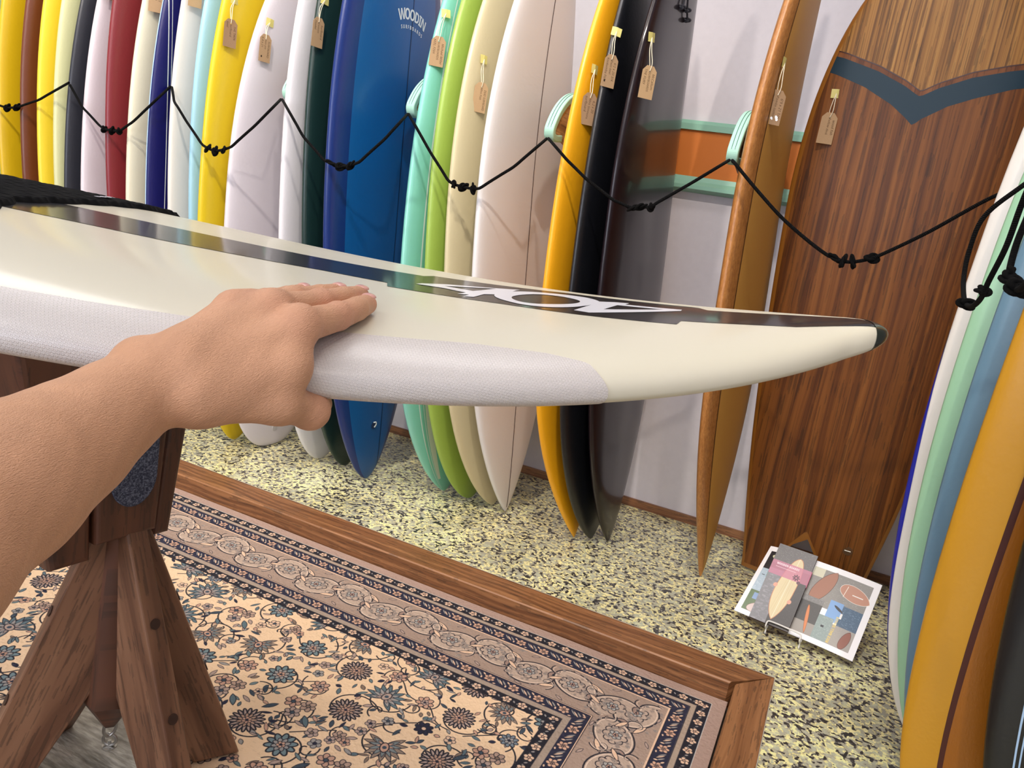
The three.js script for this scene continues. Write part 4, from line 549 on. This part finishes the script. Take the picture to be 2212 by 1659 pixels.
// ------------------------------------------------------------------ brochures on a wire stand
{
  const org = [-0.0962, 0.03, 0.6428], r = V3(0.97725, 0, 0.2121), back = V3(0.2121, 0, -0.97725), th = 0.798, u = back.clone().multiplyScalar(Math.sin(th)).add(V3(0, Math.cos(th), 0)), n = r.clone().cross(u);
  const place = (g) => { g.quaternion.setFromRotationMatrix(new THREE.Matrix4().makeBasis(r, u, n)); return g; };
  const W = 0.321, Hh = 0.233;
  const noiseFill = (c, x, y, w, h, a, b, k = 400, s = 5) => { c.fillStyle = a; c.fillRect(x, y, w, h); c.save(); c.beginPath(); c.rect(x, y, w, h); c.clip(); c.fillStyle = b; for (let i = 0; i < k; i++) { c.globalAlpha = rr(0.15, 0.6); c.fillRect(x + rr(0, w), y + rr(0, h), rr(2, s * 2), rr(1, s)); } c.globalAlpha = 1; c.restore(); };
  const pageTex = canvasTex(1400, 1016, (c) => {
    c.fillStyle = '#f6f4f4'; c.fillRect(0, 0, 1400, 1016);
    const bd = (x, y, rx, ry, a, col, edge) => { c.save(); c.translate(x, y); c.rotate(a); c.fillStyle = col; c.strokeStyle = edge; c.lineWidth = 5; c.beginPath(); c.moveTo(-rx, 0); c.bezierCurveTo(-rx, -ry * 1.3, rx * 0.6, -ry * 1.5, rx, 0); c.bezierCurveTo(rx * 0.6, ry * 1.5, -rx, ry * 1.3, -rx, 0); c.fill(); c.stroke(); c.restore(); };
    noiseFill(c, 60, 70, 420, 260, '#262428', '#4a464a'); bd(300, 150, 190, 42, 0.08, '#d9d6b4', '#8a8668');
    noiseFill(c, 60, 330, 330, 330, '#b4c6d2', '#dfeaf0', 300, 14); c.fillStyle = '#86b4ac'; c.fillRect(150, 350, 130, 90); c.fillStyle = '#2a2a30'; c.fillRect(92, 420, 40, 8);
    noiseFill(c, 60, 660, 420, 290, '#6d8060', '#8ea07c'); c.fillStyle = '#8fa8cc'; c.fillRect(120, 690, 70, 90); bd(300, 850, 200, 68, -0.35, '#d8c6c0', '#8c6c64');
    noiseFill(c, 650, 75, 680, 480, '#8f8c86', '#b4b2ac', 500, 9); c.fillStyle = '#d2cfb6'; c.fillRect(650, 75, 130, 120); bd(830, 290, 240, 84, -1.2, '#a4715a', '#5e3c30'); bd(1180, 260, 180, 92, 0.25, '#c08a72', '#efe6dc'); c.strokeStyle = '#f0e4d6'; c.lineWidth = 7; c.beginPath(); c.moveTo(1080, 180); c.lineTo(1062, 330); c.stroke(); c.fillStyle = '#f2ece4'; c.fillRect(1150, 262, 120, 12);
    noiseFill(c, 650, 470, 250, 480, '#4a4846', '#6a6866', 300, 5); noiseFill(c, 650, 470, 250, 70, '#7c7a78', '#b0aeac', 200, 6); c.fillStyle = '#9c958c'; c.fillRect(650, 800, 250, 150); bd(790, 760, 180, 17, 1.4, '#d8844c', '#a05c30');
    c.fillStyle = '#7fa8d8'; c.fillRect(960, 420, 150, 260); noiseFill(c, 1110, 440, 220, 330, '#3c5c78', '#7894ac', 300, 10); c.fillStyle = '#24242c'; c.beginPath(); c.ellipse(1070, 500, 60, 16, 0.5, 0, 7); c.fill(); c.fillStyle = '#f0eee8'; c.fillRect(1110, 540, 24, 70);
    noiseFill(c, 900, 640, 170, 310, '#8c9c98', '#b2c0bc', 200, 10); c.fillStyle = '#20242a'; c.fillRect(960, 760, 34, 26); noiseFill(c, 1070, 700, 260, 250, '#a29c94', '#b8b2aa', 200, 6); bd(1250, 830, 120, 44, -1.35, '#8c4c38', '#5c2c20');
    c.save(); c.translate(1100, 940); c.rotate(-Math.PI / 2 + 0.04); c.fillStyle = '#e6cc54'; c.font = 'bold 40px sans-serif'; c.fillText('RICE BALL SINGER', 0, 0); c.restore();
  });
  const g = place(thing('open_brochure', 'open white brochure spread with surf photographs on a wire stand', 'brochure', null, org));
  const bend = (X, Y) => -0.004 - 0.02 * Math.pow(Math.max(0, 0.32 - X / W) / 0.32, 2) * (0.3 + 0.7 * Y / Hh) - 0.003 * Math.sin((X / W) * 6.28);
  const pg = grid((a, b) => V3(a * W + 0.012 * Math.pow(Math.max(0, 0.3 - a) / 0.3, 2) * b, b * Hh, bend(a * W, b * Hh)), 48, 12, 0, false);
  part(g, 'page_spread', pg, new THREE.MeshPhysicalMaterial({ map: pageTex, roughness: 0.45, clearcoat: 0.25, clearcoatRoughness: 0.3 }));
  part(g, 'cover_back', grid((a, b) => V3(a * W + 0.012 * Math.pow(Math.max(0, 0.3 - a) / 0.3, 2) * b, b * Hh, bend(a * W, b * Hh) - 0.0025), 48, 12, 0, true), std(0xe8e6e4, 0.6));
  const bookTex = canvasTex(512, 1160, (c) => {
    noiseFill(c, 0, 0, 512, 1160, '#35302f', '#6a6462', 1400, 5); noiseFill(c, 0, 0, 512, 300, '#5a5654', '#c4c0bc', 1200, 4); noiseFill(c, 0, 380, 210, 780, '#77767a', '#96969a', 160, 30);
    c.fillStyle = '#d8c79a'; c.strokeStyle = '#c07a48'; c.lineWidth = 8; c.beginPath(); c.moveTo(330, 130); c.bezierCurveTo(420, 150, 420, 420, 400, 620); c.bezierCurveTo(390, 820, 320, 1010, 262, 1080); c.bezierCurveTo(190, 1010, 130, 830, 168, 560); c.bezierCurveTo(196, 380, 240, 150, 330, 130); c.fill(); c.stroke();
    c.strokeStyle = '#ece2c4'; c.lineWidth = 7; c.beginPath(); c.moveTo(322, 140); c.lineTo(262, 1060); c.stroke(); c.strokeStyle = 'rgba(190,170,110,0.5)'; c.lineWidth = 4; for (const o of [-60, -30, 34, 66]) { c.beginPath(); c.moveTo(318 + o * 0.6, 300); c.lineTo(264 + o, 960); c.stroke(); }
    c.fillStyle = '#d79a80'; for (const [x, y] of [[150, 600], [392, 770]]) { c.beginPath(); c.ellipse(x, y, 26, 32, 0.3, 0, 7); c.fill(); }
    c.globalAlpha = 0.82; c.fillStyle = '#c4708c'; c.fillRect(0, 250, 512, 215); c.globalAlpha = 1;
    c.fillStyle = '#f4dce4'; c.font = 'bold 42px sans-serif'; c.fillText('WOODEN BOARDS', 62, 306, 300); c.fillStyle = 'rgba(244,220,228,0.7)'; c.fillRect(62, 336, 270, 7);
    c.fillStyle = '#5a2036'; c.save(); c.translate(360, 410); for (let k = 0; k < 8; k++) { c.rotate(Math.PI / 4); c.beginPath(); c.ellipse(0, -30, 9, 20, 0, 0, 7); c.fill(); } c.restore(); c.beginPath(); c.arc(408, 470, 24, 0, 7); c.fill();
  });
  const bk = place(thing('booklet', 'narrow dark booklet with pink band and pale board cover, before the brochure', 'booklet', null, org));
  bk.updateMatrixWorld(); const inner = new THREE.Group(); // the booklet stands a little askew
  bk.translateX(0.0475); bk.translateZ(0.004); bk.translateY(-0.006); bk.rotateZ(0.03);
  part(bk, 'pages', new RoundedBoxGeometry(0.107, 0.243, 0.008, 2, 0.0012).translate(0.0535, 0.1215, 0), std(0x3c2430, 0.5));
  part(bk, 'cover', grid((a, b) => V3(a * 0.107, b * 0.243, 0.0044), 2, 2, 0, false), new THREE.MeshPhysicalMaterial({ map: bookTex, roughness: 0.4, clearcoat: 0.4, clearcoatRoughness: 0.2 }));
  part(bk, 'spine', box(0.0016, 0.05, 0.0082, 0.1078, 0.165, 0), std(0xc4708c, 0.5), 'pink band on the spine');
  const ws = place(thing('wire_stand', 'white wire easel holding the brochure and booklet on the floor', 'stand', null, org));
  const wm = std(0xe2dfd8, 0.4), loc = (x, y, z) => [x, y, z], rw = 0.0022;
  part(ws, 'lip', tubeAlong([[0.098, -0.012, -0.008], [0.098, -0.012, 0.012], [0.099, 0.001, 0.0145], [0.102, 0.003, 0.0145], [0.186, 0.003, 0.0145], [0.189, 0.001, 0.0145], [0.19, -0.012, 0.012], [0.19, -0.012, -0.008]], rw, 60, 8), wm);
  for (const x of [0.098, 0.19]) part(ws, 'upright', tubeAlong([[x, -0.012, -0.008], [x, 0.02, -0.0135], [x, 0.17, -0.0135]], rw, 30, 8), wm);
  // legs down to the floor, found from the world floor height
  ws.updateMatrixWorld(); const toL = (v) => ws.worldToLocal(v).toArray();
  for (const x of [0.098, 0.19]) { const w0 = ws.localToWorld(V3(x, -0.012, -0.008)), w1 = ws.localToWorld(V3(x, 0.165, -0.0135)); part(ws, 'leg', tubeAlong([w0.toArray(), [w0.x, 0.0035, w0.z + 0.004], [w0.x + 0.025, 0.0035, w0.z - 0.1], [w1.x, w1.y, w1.z]].map((q) => toL(V3(...q))), rw, 50, 8), wm); }
}

// ------------------------------------------------------------------ the arm and hand
{
  const J = {
    A: [-0.3794, 0.7904, 2.5647], B: [-0.404, 0.8067, 2.4933], C: [-0.4157, 0.8171, 2.4457], D: [-0.418, 0.8337, 2.4095], W: [-0.4131, 0.8484, 2.3818],
    c1: [-0.404, 0.867, 2.368], c2: [-0.3963, 0.8606, 2.3686], c3: [-0.3908, 0.8504, 2.3688], c4: [-0.3851, 0.843, 2.3716],
    iM: [-0.3594, 0.8936, 2.3075], iP: [-0.3606, 0.8979, 2.2609], iD: [-0.3638, 0.9022, 2.2316], iT: [-0.3739, 0.9029, 2.2029],
    mM: [-0.3869, 0.8999, 2.3041], mP: [-0.3833, 0.9039, 2.255], mD: [-0.3857, 0.9064, 2.2204], mT: [-0.3932, 0.9063, 2.1873],
    rM: [-0.4034, 0.8989, 2.3103], rP: [-0.4039, 0.9024, 2.2625], rD: [-0.4048, 0.9053, 2.2278], rT: [-0.4082, 0.9062, 2.2],
    pM: [-0.4102, 0.8952, 2.3202], pP: [-0.4162, 0.8998, 2.2804], pD: [-0.4195, 0.9027, 2.2509], pT: [-0.4251, 0.9041, 2.2257],
    tC: [-0.377, 0.8424, 2.3629], tM: [-0.3553, 0.8401, 2.3269], tI: [-0.3516, 0.8292, 2.2947], tT: [-0.3874, 0.8155, 2.2348], web: [-0.3526, 0.8661, 2.322],
  };
  const dir = V3(...J.A).sub(V3(...J.B)).normalize(), A2 = V3(...J.A).addScaledVector(dir, 0.1).toArray(); J.A2 = A2;
  const caps = []; const cap = (a, b, ra, rb, k = 0.01) => caps.push([J[a] ?? a, J[b] ?? b, ra, rb, k]);
  cap('A2', 'A', 0.054, 0.05, 0.02); cap('A', 'B', 0.05, 0.0425, 0.02); cap('B', 'C', 0.0425, 0.0345, 0.02); cap('C', 'D', 0.0345, 0.029, 0.02); cap('D', 'W', 0.029, 0.0245, 0.015);
  cap('W', 'c1', 0.0225, 0.0185, 0.014); cap('W', 'c2', 0.0225, 0.0185, 0.014); cap('W', 'c3', 0.0225, 0.0175, 0.014); cap('W', 'c4', 0.021, 0.0165, 0.014);
  cap('c1', 'pM', 0.0165, 0.0125, 0.012); cap('c1', 'rM', 0.0165, 0.0135, 0.012); cap('c2', 'mM', 0.018, 0.0142, 0.012); cap('c3', 'iM', 0.0175, 0.0142, 0.012);
  cap('c4', 'tM', 0.0185, 0.0152, 0.012); cap('c3', 'web', 0.018, 0.0125, 0.012); cap('c4', 'web', 0.016, 0.0115, 0.012); cap('web', 'tM', 0.0115, 0.0135, 0.012); cap('iM', 'web', 0.0125, 0.011, 0.01); cap('tM', 'tI', 0.0145, 0.0138, 0.006); cap('tI', 'tT', 0.0135, 0.0105, 0.004);
  const fin = (a, r) => { cap(a + 'M', a + 'P', r[0], r[1], 0.0035); cap(a + 'P', a + 'D', r[1], r[2], 0.002); cap(a + 'D', a + 'T', r[2], r[3], 0.002); };
  fin('i', [0.0134, 0.0111, 0.0098, 0.0086]); fin('m', [0.013, 0.0108, 0.0097, 0.0085]); fin('r', [0.012, 0.01, 0.0091, 0.0081]); fin('p', [0.0108, 0.0089, 0.0081, 0.0072]);
  // knuckles, the ulnar bump at the wrist and the finger joints
  const bump = (p, r, k = 0.006) => caps.push([p, p, r, r, k]);
  const kn = (q, d) => [q[0] + d[0], q[1] + d[1], q[2] + d[2]];
  bump(kn(J.pM, [0, 0.003, 0.002]), 0.0118); bump(kn(J.iM, [0, 0.0025, 0]), 0.0133); bump(kn(J.mM, [0, 0.003, 0]), 0.0128); bump([-0.426, 0.8625, 2.389], 0.0135, 0.012);
  for (const f of ['i', 'm', 'r', 'p']) bump(kn(J[f + 'P'], [0, 0.0016, 0]), f === 'p' ? 0.009 : 0.0108, 0.003);
  bump(kn(J.tI, [0.001, 0, 0]), 0.0142, 0.005);
  const lo = V3(1e9, 1e9, 1e9), hi = V3(-1e9, -1e9, -1e9); for (const [a, b, ra, rb] of caps) for (const [q, r] of [[a, ra], [b, rb]]) { lo.min(V3(q[0] - r, q[1] - r, q[2] - r)); hi.max(V3(q[0] + r, q[1] + r, q[2] + r)); }
  lo.addScalar(-0.008); hi.addScalar(0.008);
  const R = 150, mc = new MarchingCubes(R, new THREE.MeshBasicMaterial(), false, false, 400000), size = hi.clone().sub(lo), ctr = hi.clone().add(lo).multiplyScalar(0.5);
  mc.isolation = 0; const field = mc.field; const pre = caps.map(([a, b, ra, rb, k]) => { const ba = [b[0] - a[0], b[1] - a[1], b[2] - a[2]]; return [a, ba, ba[0] ** 2 + ba[1] ** 2 + ba[2] ** 2, ra, rb, k]; });
  const cell = (i) => (i - R / 2) / (R / 2);
  for (let k = 0; k < R; k++) for (let j = 0; j < R; j++) for (let i = 0; i < R; i++) {
    const x = ctr.x + (cell(i) * size.x) / 2, y = ctr.y + (cell(j) * size.y) / 2, z = ctr.z + (cell(k) * size.z) / 2; let d = 1;
    for (const [a, ba, l2, ra, rb, kk] of pre) { const px = x - a[0], py = y - a[1], pz = z - a[2]; let h = l2 > 0 ? (px * ba[0] + py * ba[1] + pz * ba[2]) / l2 : 0; h = h < 0 ? 0 : h > 1 ? 1 : h; const qx = px - ba[0] * h, qy = py - ba[1] * h, qz = pz - ba[2] * h, dd = Math.sqrt(qx * qx + qy * qy + qz * qz) - (ra + (rb - ra) * h); if (dd - d > kk) continue; const hh = Math.max(kk - Math.abs(d - dd), 0) / kk; d = Math.min(d, dd) - hh * hh * kk * 0.25; }
    field[i + j * R + k * R * R] = -d;
  }
  mc.update(); const cnt = mc.count, pos = new Float32Array(cnt * 3); for (let i = 0; i < cnt; i++) { pos[3 * i] = ctr.x + (mc.positionArray[3 * i] * size.x) / 2; pos[3 * i + 1] = ctr.y + (mc.positionArray[3 * i + 1] * size.y) / 2; pos[3 * i + 2] = ctr.z + (mc.positionArray[3 * i + 2] * size.z) / 2; }
  let bg = new THREE.BufferGeometry(); bg.setAttribute('position', new THREE.BufferAttribute(pos, 3)); bg = mergeVertices(bg, 1e-5); bg.computeVertexNormals();
  const p = bg.attributes.position, col = new Float32Array(p.count * 3), uv = new Float32Array(p.count * 2), skin = [0.66, 0.355, 0.205], red = [0.64, 0.29, 0.19], tan = [0.66, 0.35, 0.18];
  const knuckles = [J.iM, J.mM, J.rM, J.pM, J.iP, J.mP, J.iT, J.mT, J.rT, J.pT, J.tI, J.tT];
  const ax = V3(...J.iM).sub(V3(...J.A)).normalize();
  for (let i = 0; i < p.count; i++) {
    const x = p.getX(i), y = p.getY(i), z = p.getZ(i); let r = 0; for (const q of knuckles) r = Math.max(r, Math.exp(-((x - q[0]) ** 2 + (y - q[1]) ** 2 + (z - q[2]) ** 2) / 0.00022));
    const nn = fbm(x * 90 + 300, (y + z) * 90 + 300, 4096, 4096, 501, 3); let c = mix3(skin, red, r * 0.7); c = mix3(c, tan, clamp((z - 2.36) * 4, 0, 0.25)); const k = 0.93 + (nn - 0.5) * 0.22; col.set([c[0] * k, c[1] * k, c[2] * k], 3 * i);
    uv[2 * i] = (x * ax.x + y * ax.y + z * ax.z) * 14; uv[2 * i + 1] = (y * 1.0 - x * 0.7 + z * 0.2) * 14;
  }
  bg.setAttribute('color', new THREE.BufferAttribute(col, 3)); bg.setAttribute('uv', new THREE.BufferAttribute(uv, 2));
  const sk = dataTex(512, 512, (u, v) => { const a = fbm(u * 40, v * 120, 40, 120, 511, 3), b = tnoise(u * 140, v * 140, 140, 140, 517), k = 120 + (a - 0.5) * 150 + (b - 0.5) * 60; return [k, k, k]; }, false);
  const g = thing('person', 'bare forearm and hand from the left, palm gripping the white board rail', 'person');
  part(g, 'arm', bg, new THREE.MeshPhysicalMaterial({ vertexColors: true, roughness: 0.52, bumpMap: sk, bumpScale: 0.0007, sheen: 0.25, sheenRoughness: 0.5, sheenColor: new THREE.Color(0.8, 0.5, 0.4), specularIntensity: 0.5 }));
  const nailM = new THREE.MeshPhysicalMaterial({ color: 0xdb9f92, roughness: 0.28, clearcoat: 0.4, clearcoatRoughness: 0.2 });
  for (const f of ['m', 'r', 'p', 'i']) {
    const T = V3(...J[f + 'T']), d = T.clone().sub(V3(...J[f + 'D'])).normalize(), up = V3(0.08, 0.99, 0.1), x = up.clone().cross(d).normalize(), y = d.clone().cross(x); const r = f === 'p' ? 0.0074 : f === 'r' ? 0.0084 : 0.0088;
    const s = new THREE.SphereGeometry(1, 20, 12, 0, 6.2832, 0, Math.PI * 0.5).scale(r * 0.72, r * 0.36, r * 0.98); const m = part(g, 'fingernail', s, nailM);
    m.quaternion.setFromRotationMatrix(new THREE.Matrix4().makeBasis(x, y, d)); m.position.copy(T).addScaledVector(y, r * 0.72).addScaledVector(d, r * 0.22);
  }
}

renderer.render(scene, camera);
